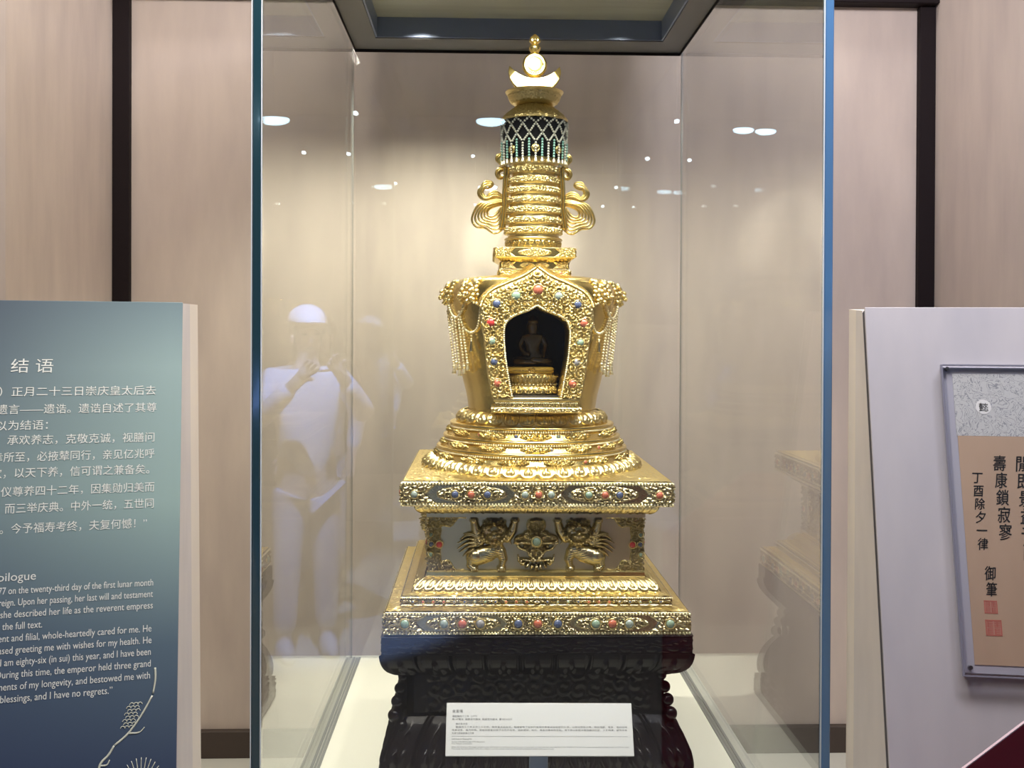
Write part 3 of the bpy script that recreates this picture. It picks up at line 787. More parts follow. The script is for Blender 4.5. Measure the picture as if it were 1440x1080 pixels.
# ribbed gable crest over the arch
cr = at_len(OUT[:40], 44)
crest = []
for sgn in (-1, 1):
    for i in range(1, 44):
        x, z = cr[i]; tn = cr[min(i + 1, 43)] - cr[i - 1]; nn = np.array([-tn[1], tn[0]]); nn = nn / np.linalg.norm(nn); nn = nn * (1 if nn[1] > 0 else -1)
        e0 = np.array([x, z]) + nn * .001; e1 = np.array([x, z]) + nn * .017
        crest.append(tube([(sgn * e0[0], NY - .004, e0[1]), (sgn * (e0[0] * .6 + e1[0] * .4), NY + .004, e0[1] * .6 + e1[1] * .4), (sgn * e1[0] * .97, NY + .075, e1[1] + .004)], [.0024, .0026, .0022], 6))
sb('ribbed_crest', crest, M['gold'], frame)
gl = [(1, 407.5, 'coral', .0118), (-30, 416, 'turquoise', .0108), (30, 416, 'sage', .0098), (-57, 427.7, 'lapis', .0098), (57, 428, 'lapis', .0092), (-65, 454, 'ruby', .0098), (65.5, 454, 'coral', .0098), (-63, 480, 'turquoise', .0085), (61, 481, 'turquoise', .0085), (-60, 509, 'lapis', .0085), (56, 509, 'greystone', .0085), (-55, 539, 'coral', .0090), (50.5, 539, 'coral', .0092)]
for x, v, k, r_ in gl: gem(x * NS, nz(v), NY - .010, r_, k, frame)
# sill mouldings under the niche
z0s = nz(580); z1s = nz(559)
def scroll_box(x, y0, y1, za, zb, seed, cell, hh):
    nx = int(2 * x / .0012); nzv = max(4, int((zb - za) / .0010))
    X, Z = np.meshgrid(np.linspace(-x, x, nx), np.linspace(za, zb, nzv), indexing='ij')
    D = hh * spirals(np.abs(X) + .3, Z, cell, seed, 1.3) * sstep(0, .15, (Z - za) / (zb - za)) * sstep(0, .15, (zb - Z) / (zb - za))
    V, F = gridmesh(np.stack([X, y0 - D, Z], -1))
    return [(V, [F[0]]), box(-x, x, y0 + .0005, y1, za, zb)]
H_ = z1s - z0s
sb('niche_sill', scroll_box(.1085, NY - .010, -.13, z0s, z0s + H_ * .34, 21, .0075, .004) + scroll_box(.099, NY - .002, -.13, z0s + H_ * .34, z0s + H_ * .70, 22, .0062, .005)
   + [bbox(-.104, .104, NY - .008, -.13, z0s + H_ * .70, z1s, .002)], M['gold_relief'], smooth=True)
sb('bead_border', beads(np.c_[np.linspace(-.098, .098, 44), np.full(44, NY - .006), np.full(44, z0s + H_ * .62)], .0021), M['bead'])
# dark lining of the niche
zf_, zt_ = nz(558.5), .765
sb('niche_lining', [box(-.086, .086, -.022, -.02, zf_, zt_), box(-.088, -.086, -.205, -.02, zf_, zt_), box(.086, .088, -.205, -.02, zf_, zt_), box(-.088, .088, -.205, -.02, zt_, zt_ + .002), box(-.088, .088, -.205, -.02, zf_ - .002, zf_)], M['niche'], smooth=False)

# lion masks on the shoulder
def mask_knobs():
    out = []
    def e(x, z, rx, rz, h, rot=0):
        d = min(rx, rz) * 1.05; V, F = sphere((0, 0, 0), 1, 14, 10, (rx, d, rz))
        c, n = math.cos(rot), math.sin(rot); V = np.c_[V[:, 0] * c - V[:, 2] * n, V[:, 1], V[:, 0] * n + V[:, 2] * c]
        out.append((V + np.array([x, -(h - d), z]), F))
    e(0, 0, .72, .66, .78); e(0, -.30, .52, .34, .88); e(0, .30, .55, .30, .80)
    for q in (-1, 1):
        e(.30 * q, .36, .30, .15, 1.0, .35 * q); e(.28 * q, .14, .13, .12, .98); e(.22 * q, -.26, .24, .17, 1.08); e(.66 * q, .60, .16, .30, .70, -.5 * q)
        e(.52 * q, -.02, .18, .16, .86); e(.86 * q, .78, .13, .16, .55); e(.34 * q, -.48, .07, .14, 1.02)
        for k in range(7):
            a = -1.15 + k * .36; e(q * (.82 + .10 * (k % 2)) * math.cos(a), .88 * math.sin(a), .17, .17, .62)
        for k in range(6):
            a = -1.2 + k * .42; e(q * 1.06 * math.cos(a), 1.0 * math.sin(a), .15, .15, .40)
    e(0, .02, .20, .16, 1.20); e(0, .56, .16, .22, .96); e(0, -.54, .34, .12, .96)
    for k in range(5): e(-.2 + .1 * k, -.42, .045, .08, 1.10)
    return out
MK = mask_knobs()
def rotz(V, az):
    c, s = math.cos(az), math.sin(az); V = np.asarray(V)
    return np.stack([V[..., 0] * c - V[..., 1] * s, V[..., 0] * s + V[..., 1] * c, V[..., 2]], -1)
MASKZ = .796
for dg in (-50, 50, -84, 84, -125, 125):
    parts = []
    for V, F in MK:
        V = V * .033; V = V + [0, 0, 0]; V[:, 1] += V[:, 0] ** 2 * 3.0 + V[:, 2] * .45; V[:, 1] -= .206; V[:, 2] += MASKZ
        parts.append((rotz(V, math.radians(dg)), F))
    sb('lion_mask', parts, M['gold_relief'], vase)
def polar(dg, z, r): a = math.radians(dg); return (r * math.sin(a), -r * math.cos(a), z)
def strand(pts, r=.0034, sp=.0066, cat=True):
    P = catmull(np.array(pts), 8) if cat else np.array(pts, float)
    d = np.r_[0, np.cumsum(np.linalg.norm(np.diff(P, axis=0), axis=1))]; n = max(3, int(d[-1] / sp)); t = np.linspace(0, d[-1], n)
    return beads(np.stack([np.interp(t, d, P[:, k]) for k in range(3)], -1), r)
def bell(c, r, h):
    prof = [(.0008, h), (.35 * r, h * .96), (.55 * r, h * .7), (.7 * r, h * .3), (r, 0), (r * .8, .0), (.001, h * .2)]
    V, F = sweep(circle(10)[0], np.array(prof)); return V + np.array(c), F
for s in (-1, 1):
    def onv(dg, z, o=.006): return polar(s * dg, z, RV(z) + o)
    swags = [[onv(52, .778), onv(56, .745), onv(66, .728), onv(76, .745), onv(80, .778)],
             [onv(60, .742), onv(57, .705), onv(49, .690), onv(42, .705), onv(38, .752)],
             [onv(84, .770), onv(86, .725), onv(80, .695), onv(72, .705), onv(67, .730)],
             [onv(88, .775), onv(100, .735), onv(112, .735), onv(122, .775)],
             [onv(47, .775), onv(44, .765), onv(40, .762), onv(37, .765)]]
    for p in swags: sb('pearl_swag', strand(p), M['bead'], vase)
    for dg0, dg1, z0, z1 in ((86, 78, .745, .602), (72, 70, .728, .612), (66.5, 65, .726, .598), (61, 58, .722, .604), (57, 53, .70, .612)):
        tp = polar(s * dg0, z0, RV(z0) + .008); bt = polar(s * dg1, z1, RV(z1) + .020)
        tz = sb('pearl_tassel', strand([tp, bt], 0.0035, .0068, False), M['bead'], vase)
        sb('tassel_bell', bell((bt[0], bt[1], bt[2] - .017), .0065, .016), M['bead'], tz)
        sb('tassel_cap', sphere((bt[0], bt[1], bt[2] + .001), .0052, 8, 6), M['bead'], tz)
    p0 = onv(48, .690, .008); tz = sb('pearl_tassel', strand([p0, (p0[0], p0[1], p0[2] - .016)], .0027, .005, False), M['bead'], vase)
    sb('tassel_bell', bell((p0[0], p0[1], p0[2] - .048), .0055, .030), M['gilt'], tz)

# -- square block above the vase
hb = sb('harmika', [plain([(.05, .835), (.0895, .835), (.0895, .853), (.085, .8545), (.085, .872), (.100, .8815), (.1007, .8825), (.1007, .9065), (.098, .908), (.05, .908)])], M['gold'], smooth=False)
for sd in range(4):
    def panel(w_, za, zb, masks, hh, seed):
        nx = int(2 * w_ / .0010); m = int((zb - za) / .0009); X, Z = np.meshgrid(np.linspace(-w_, w_, nx), np.linspace(za, zb, m), indexing='ij'); T = (Z - (za + zb) / 2) / ((zb - za) / 2)
        k = masks(X, T); D = k * (.001 + hh * spirals(np.abs(X) + .2, Z, .0090, seed, 1.7))
        V, F = gridmesh(np.stack([X, -w_ - D + .0003, Z], -1)); return rotz(V, sd * PI / 2), F
    m1 = lambda X, T: np.maximum(sstep(0, .15, 1 - np.abs(T) ** 2.2 - np.abs(X) / .044), sstep(0, .006, np.abs(X) - (.062 - .014 * np.abs(T))))
    m2 = lambda X, T: np.maximum(np.maximum(sstep(0, .2, 1 - T ** 2 - np.abs(np.abs(X) - .019) / .019), 0), sstep(0, .006, np.abs(X) - (.056 - .01 * np.abs(T))))
    sb('scroll_panel', panel(.1007, .8835, .9055, m1, .0042, 31 + sd), M['gold_relief'], hb)
    sb('scroll_panel', panel(.085, .8555, .871, m2, .0035, 36 + sd), M['gold_relief'], hb)
    sb('scroll_panel', panel(.0895, .8365, .850, lambda X, T: np.ones_like(X), .0035, 41 + sd), M['gold_relief'], hb)
for wz, zz, rr in ((.1002, .9062, .0014), (.1002, .8832, .0014), (.0890, .8520, .0016)):
    sb('bead_border', bead_row_sq(wz, zz, rr, .0034), M['bead'], hb)
gem(.066, .8425, -.0915, .0042, 'coral', hb); gem(-.0185, .863, -.0865, .0030, 'lapis', hb); gem(.0185, .863, -.0865, .0030, 'lapis', hb)

# -- spire of rings
def spire_prof():
    prof = [(.060, .907), (.0715, .907), (.0700, .912), (.0690, .922), (.0715, .930), (.0760, .9325), (.0765, .936), (.0735, .9385)]
    mark = []; z = .9385
    for i in range(10):
        f = (z - .9385) / (1.20 - .9385); r = .0735 - .0165 * f; g = r - .0065
        prof += [(g, z + .0005), (g, z + .0085), (r - .001, z + .0090)]
        a = len(prof); hgt = .0165
        for k in range(15): prof.append((r + .0012 * math.sin(PI * k / 14), z + .0095 + hgt * k / 14))
        mark.append((a, len(prof), r)); prof.append((g, z + .0095 + hgt + .0005)); z += .0263
    return np.array(prof), mark, z
pr, mk_, ztop = spire_prof()
q, a_ = circle(640); D = np.zeros((640, len(pr)))
for i, (a0, a1, r_) in enumerate(mk_):
    t = np.linspace(0, 1, a1 - a0)[None]; s_ = (a_ * 2 * PI * r_)[:, None]
    D[:, a0:a1] = .0036 * spirals(np.broadcast_to(s_, (640, a1 - a0)), np.broadcast_to(t * .0165 + i, (640, a1 - a0)), .0083, 50 + i, 1.5) * sstep(0, .12, t) * sstep(1, .88, t)
spire = sb('ringed_spire', [sweep(q, pr, D)], M['gold_relief'])
lotus_round('lotus_ring', [(.0705, .910), (.0735, .9300)], 26, .0028, M['gold'], 520, False)

# -- ribbons beside the spire
RS = .001869 / 5.69
def rb2(P): return [((x - 649) * RS, .686 + (470.6 - (210 + y / 5.69)) * .001869) for x, y in P]
inner = [(405, 440), (350, 455), (300, 478), (280, 510), (300, 540), (340, 528), (375, 490), (408, 440)]
outer = [(408, 395), (330, 408), (215, 440), (158, 555), (190, 622), (262, 632), (335, 672), (398, 640), (424, 540), (426, 430)]
hook_in = [(400, 408), (340, 392), (290, 398), (262, 378), (242, 352), (256, 318), (290, 312), (298, 288), (272, 286)]
hook_out = [(400, 372), (350, 340), (300, 352), (262, 400), (222, 390), (205, 345), (232, 300), (262, 262), (310, 262), (322, 290), (300, 312)]
def strands(A, B, k, y, r, bow):
    A = at_len(catmull(rb2(A), 10), 70); B = at_len(catmull(rb2(B), 10), 70); out = []
    for i in range(k):
        f = i / (k - 1); P = A * (1 - f) + B * f
        out.append(tube(np.c_[P[:, 0], np.full(70, y - bow * math.sin(PI * f)), P[:, 1]], .98 * r * np.r_[np.linspace(.8, 1, 8), np.ones(54), np.linspace(1, .7, 8)], 7, 1.2))
    return out
def mirror(parts): return [(V * np.array([-1, 1, 1]), [f[..., ::-1] for f in F]) for V, F in parts]
cloud = strands(inner, outer, 6, 0, .0033, .008) + strands(hook_in, hook_out, 4, 0, .0030, .005)
small_o = [(440, 165), (395, 120), (352, 95), (352, 55), (385, 40), (412, 60), (400, 95)]
small_i = [(440, 190), (400, 150), (375, 110), (368, 75), (385, 60), (398, 72), (392, 88)]
small_o2 = [(445, 180), (410, 150), (362, 160), (345, 200), (370, 238), (415, 225), (430, 200)]
small_i2 = [(445, 190), (415, 172), (385, 178), (372, 200), (385, 215), (405, 205), (415, 195)]
curl = strands(small_i, small_o, 3, 0, .0028, .004) + strands(small_i2, small_o2, 3, 0, .0028, .004)
band_pts = [(432, 150), (425, 260), (420, 400), (420, 470), (410, 560), (395, 640)]
bandp = []
for k in range(4):
    P = at_len(catmull(rb2([(x - 14 + k * 11, y) for x, y in band_pts]), 8), 50)
    bandp.append(tube(np.c_[P[:, 0], np.full(50, -.012 + .003 * (k % 2)), P[:, 1]], .0036, 7))
    bandp.append(tube(np.c_[P[:, 0], np.full(50, .012), P[:, 1]], .0034, 7))
for fl in (False, True):
    f_ = mirror if fl else (lambda p: p)
    rbn = sb('ribbon', f_(bandp), M['gold'])
    sb('ribbon_scroll', f_(cloud), M['gold'], rbn); sb('ribbon_curl', f_(curl), M['gold'], rbn)

# -- canopy
def zx(v): return .686 + (470.6 - v) * .001869
drum = sb('canopy_drum', plain([(.058, zx(226)), (.0775, zx(222)), (.0795, zx(212)), (.0815, zx(195)), (.0838, zx(178)), (.0868, zx(172.6)), (.05, zx(172.4))], False, 96), M['drum'])
dome = catmull([(.0840, zx(173.5)), (.0875, zx(172.5)), (.0868, zx(170)), (.078, zx(164.5)), (.064, zx(158)), (.050, zx(152.5)), (.040, zx(149.5)), (.0265, zx(148)), (.024, zx(146))], 8)
q, a_ = circle(320); U = np.broadcast_to((a_ * 2 * PI * .06)[:, None], (320, len(dome))); dd = .0024 * spirals(U, np.broadcast_to(dome[:, 1][None] * 1.6, U.shape), .012, 61, 1.6) * sstep(0, .2, np.linspace(0, 1, len(dome)))[None]
dome_o = sb('canopy_dome', sweep(q, dome, dd), M['gold_relief'])
sb('bead_border', bead_row_ci(.0245, zx(146), .0034, .0110), M['pearl'], dome_o)
bowl = catmull([(.012, zx(146.5)), (.030, zx(149.4)), (.046, zx(149.6)), (.054, zx(147.5)), (.0615, zx(143)), (.0665, zx(138)), (.0685, zx(134.2)), (.0740, zx(132.6)), (.0752, zx(131.2)), (.0735, zx(130.2)), (.040, zx(131)), (.004, zx(131))], 6)
U = np.broadcast_to((a_ * 2 * PI * .06)[:, None], (320, len(bowl))); s_ = np.linspace(0, 1, len(bowl))[None]
bd = .0030 * spirals(U, np.broadcast_to(bowl[:, 1][None] * 1.3, U.shape), .0125, 63, 1.6) * sstep(.28, .34, s_) * sstep(.62, .56, s_)
sb('parasol_bowl', sweep(q, bowl, bd), M['gold_relief'])
neck = sb('spire_neck', plain([(.024, zx(149)), (.022, zx(140)), (.012, zx(132))], False, 48), M['gold'])
# net of beads with hanging strands and bells
NC = 16; net = []
def nr(z): return float(np.interp(z, [zx(232), zx(212), zx(172)], [.0845, .0855, .0880]))
rows = [(zx(174), .5), (zx(181.5), 0), (zx(195), .5), (zx(207), 0)]
for (za, oa), (zb, ob) in zip(rows[:-1], rows[1:]):
    for k in range(NC):
        for d in (-.5, .5):
            n = 5 if za - zb > .02 else 3
            for i in range(n):
                f = i / n; a = (k + oa + d * f) / NC * 2 * PI; z = za + (zb - za) * f
                net.append((nr(z) * math.sin(a), -nr(z) * math.cos(a), z))
net_o = sb('bead_net', beads(np.array(net), .0030), M['pearl'], drum)
for k in range(NC * 2):
    a = k / (NC * 2) * 2 * PI; z0 = rows[3][0] if k % 2 == 0 else zx(202); z1 = zx(228.5)
    P = [(nr(z) * 1.01 * math.sin(a), -nr(z) * 1.01 * math.cos(a), z) for z in np.arange(z0 - .004, z1, -.0068)]
    so = sb('bead_strand', beads(np.array(P), .0033), M['jade' if k % 2 else 'pearl'], drum, label='pale turquoise strand' if k % 2 else 'white pearl strand')
    sb('strand_bell', bell((nr(z1) * 1.01 * math.sin(a), -nr(z1) * 1.01 * math.cos(a), z1 - .013), .0066, .014), M['bead'], so)
# gold medallions behind the strands
for k in range(8):
    a = k / 8 * 2 * PI; o_ = sb('medallion', [xf(sphere((0, 0, 0), .010, 14, 8, (1, .35, 1)), Matrix.Rotation(a, 4, 'Z')), xf(tube(np.c_[.0095 * np.cos(np.linspace(0, 2 * PI, 17)), np.zeros(17), .0095 * np.sin(np.linspace(0, 2 * PI, 17))], .002, 6), Matrix.Rotation(a, 4, 'Z'))], M['gold'], drum)
    o_.location = (.0845 * math.sin(a), -.0845 * math.cos(a), zx(216))
# -- crescent, sun, jewel
ox = [(x * .001869, zx(v)) for x, v in [(-35.5, 93), (-37, 103), (-33.5, 115), (-25, 126), (-12, 131.5), (0, 132.5), (12, 131.5), (25, 126), (33.5, 115), (37, 103), (35.5, 93)]]
ix = [(x * .001869, zx(v)) for x, v in [(-35.5, 93), (-27, 101.5), (-16, 107), (-8, 109), (0, 109.5), (8, 109), (16, 107), (27, 101.5), (35.5, 93)]]
A = at_len(catmull(ix, 8), 60); B = at_len(catmull(ox, 8), 60)
t = np.linspace(0, 2 * PI, 24, endpoint=False)
Pc = np.stack([np.stack([(A[:, k] + B[:, k]) / 2 + (B[:, k] - A[:, k]) / 2 * c for c in np.sign(np.cos(t)) * np.abs(np.cos(t)) ** .7], 1) for k in (0, 1)], -1)
wd_ = np.linalg.norm(B - A, axis=1)
yy = -np.minimum(.012, wd_ * .5)[:, None] * np.clip(np.sin(t) * 2.2, -1, 1)[None]
P = np.stack([Pc[..., 0], yy, Pc[..., 1]], -1)
P = np.concatenate([P, P[:, :1]], 1)
sb('crescent_moon', gridmesh(P), M['gold'])
_sv, _sf = sphere((0, 0, zx(92)), .0330, 40, 24, (1, .62, 1)); _sv[:, 1] = np.clip(_sv[:, 1], -.0100 - .0015 * (np.hypot(_sv[:, 0], _sv[:, 2] - zx(92)) < .018), .0100)
sun = sb('sun_orb', [(_sv, _sf), xf(tube(np.c_[.0215 * np.cos(np.linspace(0, 2 * PI, 41)), np.full(41, -.0110), .0215 * np.sin(np.linspace(0, 2 * PI, 41))], .0022, 8), Matrix.Translation((0, 0, zx(92))))], M['gold'])
jw = catmull([(.002, zx(76)), (.008, zx(75.5)), (.0150, zx(70)), (.0150, zx(66)), (.0085, zx(61.8)), (.0125, zx(60)), (.0135, zx(57)), (.0105, zx(53)), (.005, zx(50.5)), (.0006, zx(48.5))], 8)
fl_ = .0014 * np.cos(circle(64)[1] * 2 * PI * 8)[:, None] * sstep(.5, .65, np.linspace(0, 1, len(jw)))[None]
sb('flame_jewel', sweep(circle(64)[0], jw, fl_), M['gold'])

# ================================================================== STATUETTE IN THE NICHE
LF = S[2] + zf_                                                         # niche floor height
st = thing('buddha_statuette', 'small dark bronze seated figure in the shadow of the arched niche, above the gold cushion', 'statuette', (S[0], S[1] - .075, LF + .001))
def bx3(name, parts, m, **k): return build(name, parts, m, st, True, **k)
# double lotus throne
def throne():
    q, a = circle(400); prof = resample(arc(.066, .0, .060, .020, .004) + arc(.060, .028, .067, .052, .004), .0012); s = np.linspace(0, 1, len(prof))
    x = (a * 16) % 1 * 2 - 1; tt = np.where(s < .45, 1 - s / .45, (s - .45) / .55)
    D = .006 * petals(np.broadcast_to(x[:, None], (400, len(prof))), np.broadcast_to(tt[None], (400, len(prof))))
    V, F = sweep(q, prof, D); return V * np.array([.93, .85, 1]), F
th_ = bx3('lotus_throne', [throne(), (lambda p: (p[0] * np.array([.93, .85, 1]), p[1]))(plain([(.067, .052), (.001, .052)], False, 64))], M['gold_relief'], label='gold lotus throne')
ab = np.linspace(0, 2 * PI, 40, endpoint=False)
bx3('bead_border', [beads(np.c_[.063 * np.cos(ab), .057 * np.sin(ab), np.full(40, .0245)], .0026)], M['bead'])
# figure: one skinned body
def skin_body(name, joints, edges, m, parent, loc):
    me = bpy.data.meshes.new(name); me.from_pydata([j[:3] for j in joints], edges, [])
    o = bpy.data.objects.new(name, me); COL.objects.link(o); o.parent = parent; o.location = loc
    md = o.modifiers.new('skin', 'SKIN'); md.use_smooth_shade = True
    for v, j in zip(me.skin_vertices[0].data, joints): v.radius = (j[3], j[3] if len(j) < 5 else j[4]); v.use_root = False
    me.skin_vertices[0].data[0].use_root = True
    sd = o.modifiers.new('sub', 'SUBSURF'); sd.levels = 2; sd.render_levels = 2
    me.materials.append(m); return o
J = [(0, 0, .018, .020), (0, 0, .045, .019), (0, -.002, .064, .020), (0, -.003, .076, .011), (0, -.006, .087, .0155), (0, -.005, .101, .0165), (0, -.002, .114, .010), (0, 0, .124, .006),
     (-.022, -.001, .070, .010), (-.032, -.004, .048, .008), (-.022, -.022, .030, .006), (-.006, -.030, .026, .006),
     (.022, -.001, .070, .010), (.032, -.004, .048, .008), (.026, -.022, .028, .006), (.024, -.036, .016, .005),
     (-.022, -.008, .014, .014), (-.046, -.022, .011, .011), (-.020, -.040, .010, .008), (.008, -.042, .010, .006),
     (.022, -.008, .014, .014), (.046, -.022, .011, .011), (.022, -.044, .014, .008), (-.006, -.044, .016, .006)]
E_ = [(0, 1), (1, 2), (2, 3), (3, 4), (4, 5), (5, 6), (6, 7), (2, 8), (8, 9), (9, 10), (10, 11), (2, 12), (12, 13), (13, 14), (14, 15), (0, 16), (16, 17), (17, 18), (18, 19), (0, 20), (20, 21), (21, 22), (22, 23)]
J = [tuple(c * 1.05 for c in j) for j in J]
skin_body('figure', J, E_, M['dark_bronze'], st, (0, .004, .0705))
bx3('crown', [xf(prism([(-.014, 0), (-.013, .010), (-.009, .018), (-.006, .010), (0, .026), (.006, .010), (.009, .018), (.013, .010), (.014, 0)], -.0135, -.0115), Matrix.Translation((0, -.003, .178)))], M['dark_bronze'])
# cushion
def cushion(wx, wy, h):
    n = 48; a = np.linspace(0, 2 * PI, n, endpoint=False); pw = .28
    cx = np.sign(np.cos(a)) * np.abs(np.cos(a)) ** pw; cy = np.sign(np.sin(a)) * np.abs(np.sin(a)) ** pw
    rings = []
    for z, k in ((0, .90), (.12 * h, .97), (.45 * h, 1.0), (.75 * h, .985), (.93 * h, .95), (h, .86), (1.06 * h, .5), (1.08 * h, .02)): rings.append(np.c_[cx * wx * k, cy * wy * k, np.full(n, z)])
    P = np.stack(rings, 1); return gridmesh(P, True)
cu = thing('silk_cushion', 'yellow silk cushion on the lotus throne under the seated niche figure', 'cushion', (S[0] - .008, S[1] - .075, LF + .0535))
build('cover', [cushion(.061, .054, .0165)], M['silk'], cu)
aa = np.linspace(0, 2 * PI, 60); pw = .28
build('piping', [tube(np.c_[np.sign(np.cos(aa)) * np.abs(np.cos(aa)) ** pw * .061, np.sign(np.sin(aa)) * np.abs(np.sin(aa)) ** pw * .054, np.full(60, .008)], .0012, 6)], M['gold'], cu)
build('front_knot', [xf(tube(np.c_[.008 * np.cos(aa), np.zeros(60), .006 * np.sin(aa)], .0012, 6), Matrix.Translation((.003, -.0555, .009)))], M['gold'], cu)

# ================================================================== WOODEN STAND
wood = thing('carved_wooden_stand', 'near-black carved hardwood stand with lotus mouldings under the gold stupa', 'stand', (S[0], S[1], CF))
WH = S[2] - CF - .0016
def wb(name, parts, m=M['wood'], **k): return build(name, parts if isinstance(parts, list) else [parts], m, wood, True, **k)
def carved_band(wd, z0, z1, cell, hh, seed, n=300):
    q, t = square(n); m = int((z1 - z0) / .0014); prof = np.array([(wd - .02, z0), (wd, z0 + .0005)] + [(wd - .002, z) for z in np.linspace(z0 + .003, z1 - .003, m)] + [(wd, z1 - .0005), (wd - .003, z1), (.20, z1)])
    D = np.zeros((len(q), len(prof))); U = np.broadcast_to((t * wd)[:, None], (len(q), m)); side = np.repeat(np.arange(4), n)[:, None]
    T = np.broadcast_to(np.linspace(0, 1, m)[None], U.shape)
    D[:, 2:2 + m] = hh * spirals(U * .55 + side + .4, T * (z1 - z0), cell, seed, 1.5) * sstep(0, .08, T) * sstep(1, .92, T) * sstep(0, .02, 1 - np.abs(U) / wd)
    return sweep(q, prof, D)
wb('top_slab', carved_band(.3573, WH - .0430, WH, .020, .0026, 71))
def wood_lotus(prof, npet, h, down, n=420):
    q, t = square(n); prof = resample(prof, .0022); s = np.linspace(0, 1, len(prof)); tt = s if not down else 1 - s
    x = ((t * .5 + .5) * npet) % 1 * 2 - 1; D = h * petals(np.broadcast_to(x[:, None], (len(q), len(prof))), np.broadcast_to(tt[None], (len(q), len(prof))))
    return sweep(q, prof, D)
z_ = WH - .0430
wb('lotus_apron', wood_lotus(arc(.300, z_ - .050, .352, z_ + .001, .016), 9, .012, True))
neck_z0 = WH - .2145
wb('neck', [plain([(.300, neck_z0), (.300, z_ - .040)])])
wb('bead_border', bead_row_sq(.301, neck_z0 + .010, .0058, .0145))
wb('neck_carving', [xf(gridmesh(np.stack([X_, -.3005 - (.003 * spirals(X_ + .7, Z_, .034, 77, 1.5)) * sstep(0, .05, .28 - np.abs(X_)), Z_], -1)), Matrix.Identity(4))
                    for X_, Z_ in [np.meshgrid(np.linspace(-.285, .285, 260), np.linspace(neck_z0 + .022, z_ - .050, 46), indexing='ij')]])
# corner columns of knobs, then the flaring lotus foot
for sx in (-1, 1):
    for sy in (-1, 1):
        kn = []
        for k, (dz, o_, r_) in enumerate([(-.108, .004, .012), (-.134, .010, .014), (-.162, .016, .015), (-.192, .022, .016)]):
            kn.append(sphere((sx * (.296 + o_ + (.010 if sx < 0 else -.006)), sy * (.296 + o_), WH + dz), r_, 14, 10))
        wb('corner_knob_column', kn)
wb('lotus_foot', wood_lotus(arc(.352, .060, .303, neck_z0 + .012, .014), 10, .014, True))
for sx in (-1, 1):
    kn = [sphere((sx * (.312 + .011 * k), -(.312 + .011 * k), neck_z0 - .006 - .030 * k), .017, 14, 10) for k in range(4)]
    wb('petal_tip', kn)
wb('base_slab', [carved_band(.365, .0, .060, .026, .005, 74)])

# ================================================================== CAPTION SIGN
cap = thing('caption_sign', 'small white caption plaque on a blue-grey post in front of the wooden stand', 'caption sign', (0.123, 2.065, CF))
TL, BL = Vector((-.0690, 2.080, .8055)), Vector((-.0712, 2.030, .7150)); TR, BR = Vector((.3160, 2.080, .8068)), Vector((.3189, 2.030, .7158))
ex = (TR - TL).normalized(); ez = (TL - BL).normalized(); ey = ez.cross(ex).normalized()
org = (BL + BR) / 2
pm = Matrix(((ex.x, ey.x, ez.x, org.x - .123), (ex.y, ey.y, ez.y, org.y - 2.065), (ex.z, ey.z, ez.z, org.z - CF), (0, 0, 0, 1)))
pw_, ph_ = .1935, (TL - BL).length
pl = build('plaque', [bbox(-pw_, pw_, 0, .006, 0, ph_, .0008)], M['card'], cap, False); pl.matrix_local = pm
tx = []
def cap_line(s, x0, x1, z, h, **k):
    r = text(s, x0, x1, z, h, y=-.0004, **k)
    if r: tx.append(r)
L0 = -pw_ + .012
cap_line('金发塔', L0, L0 + .022, .0845, .0068)
cap_line('清乾隆四十二年（1777）', L0, L0 + .052, .0755, .0042)
cap_line('高147厘米  底座长70厘米  底座宽70厘米  重107.5公斤', L0, L0 + .125, .0695, .0044)
cap_line('崇庆皇太后', L0 + .008, L0 + .032, .0605, .0042)
cap_line('乾隆四十二年正月二十三日，崇庆皇太后去世，乾隆皇帝下旨制作金塔供奉皇太后生前的头发，以表达思念之情。塔由塔座、塔身、塔刹组成', L0 + .008, pw_ - .012, .0545, .0040)
cap_line('塔身设龛，龛内供佛。塔座四面錾刻狮子与花卉纹饰，遍嵌珊瑚、松石、青金石等各色宝石。塔下承以紫檀木雕莲瓣须弥座，工艺精湛，装饰华美', L0, pw_ - .012, .0485, .0040)
cap_line('为清代宫廷金器之代表', L0, L0 + .046, .0425, .0040)
tx.append(box(L0, pw_ - .012, -.0004, 0, .0378, .0380))
cap_line('Gold Stupa for Keeping Hair', L0, L0 + .042, .0315, .0042)
cap_line('42nd year of the Qianlong reign (1777), Qing dynasty', L0, L0 + .068, .0265, .0030)
cap_line('The Palace collection', L0, L0 + .042, .0228, .0030)
cap_line('After the Empress Dowager passed away, the Emperor ordered this gold stupa to be made to hold the hair she had lost in her lifetime. It is set with coral, turquoise and lapis lazuli on all four sides', L0, pw_ - .010, .0165, .0030)
cap_line('The body has an arched niche for a figure and the whole rests on a carved hardwood stand with lotus petals', L0, L0 + .21, .0130, .0030)
build('caption_text', tx, M['ink'], pl, False)
build('post', [bbox(-.019, .019, -.012, .012, .010, .245, .002)], M['post'], cap, False).location = (0, .006, 0)
build('foot_plate', [bbox(-.06, .06, -.045, .045, 0, .010, .002)], M['post'], cap, False)

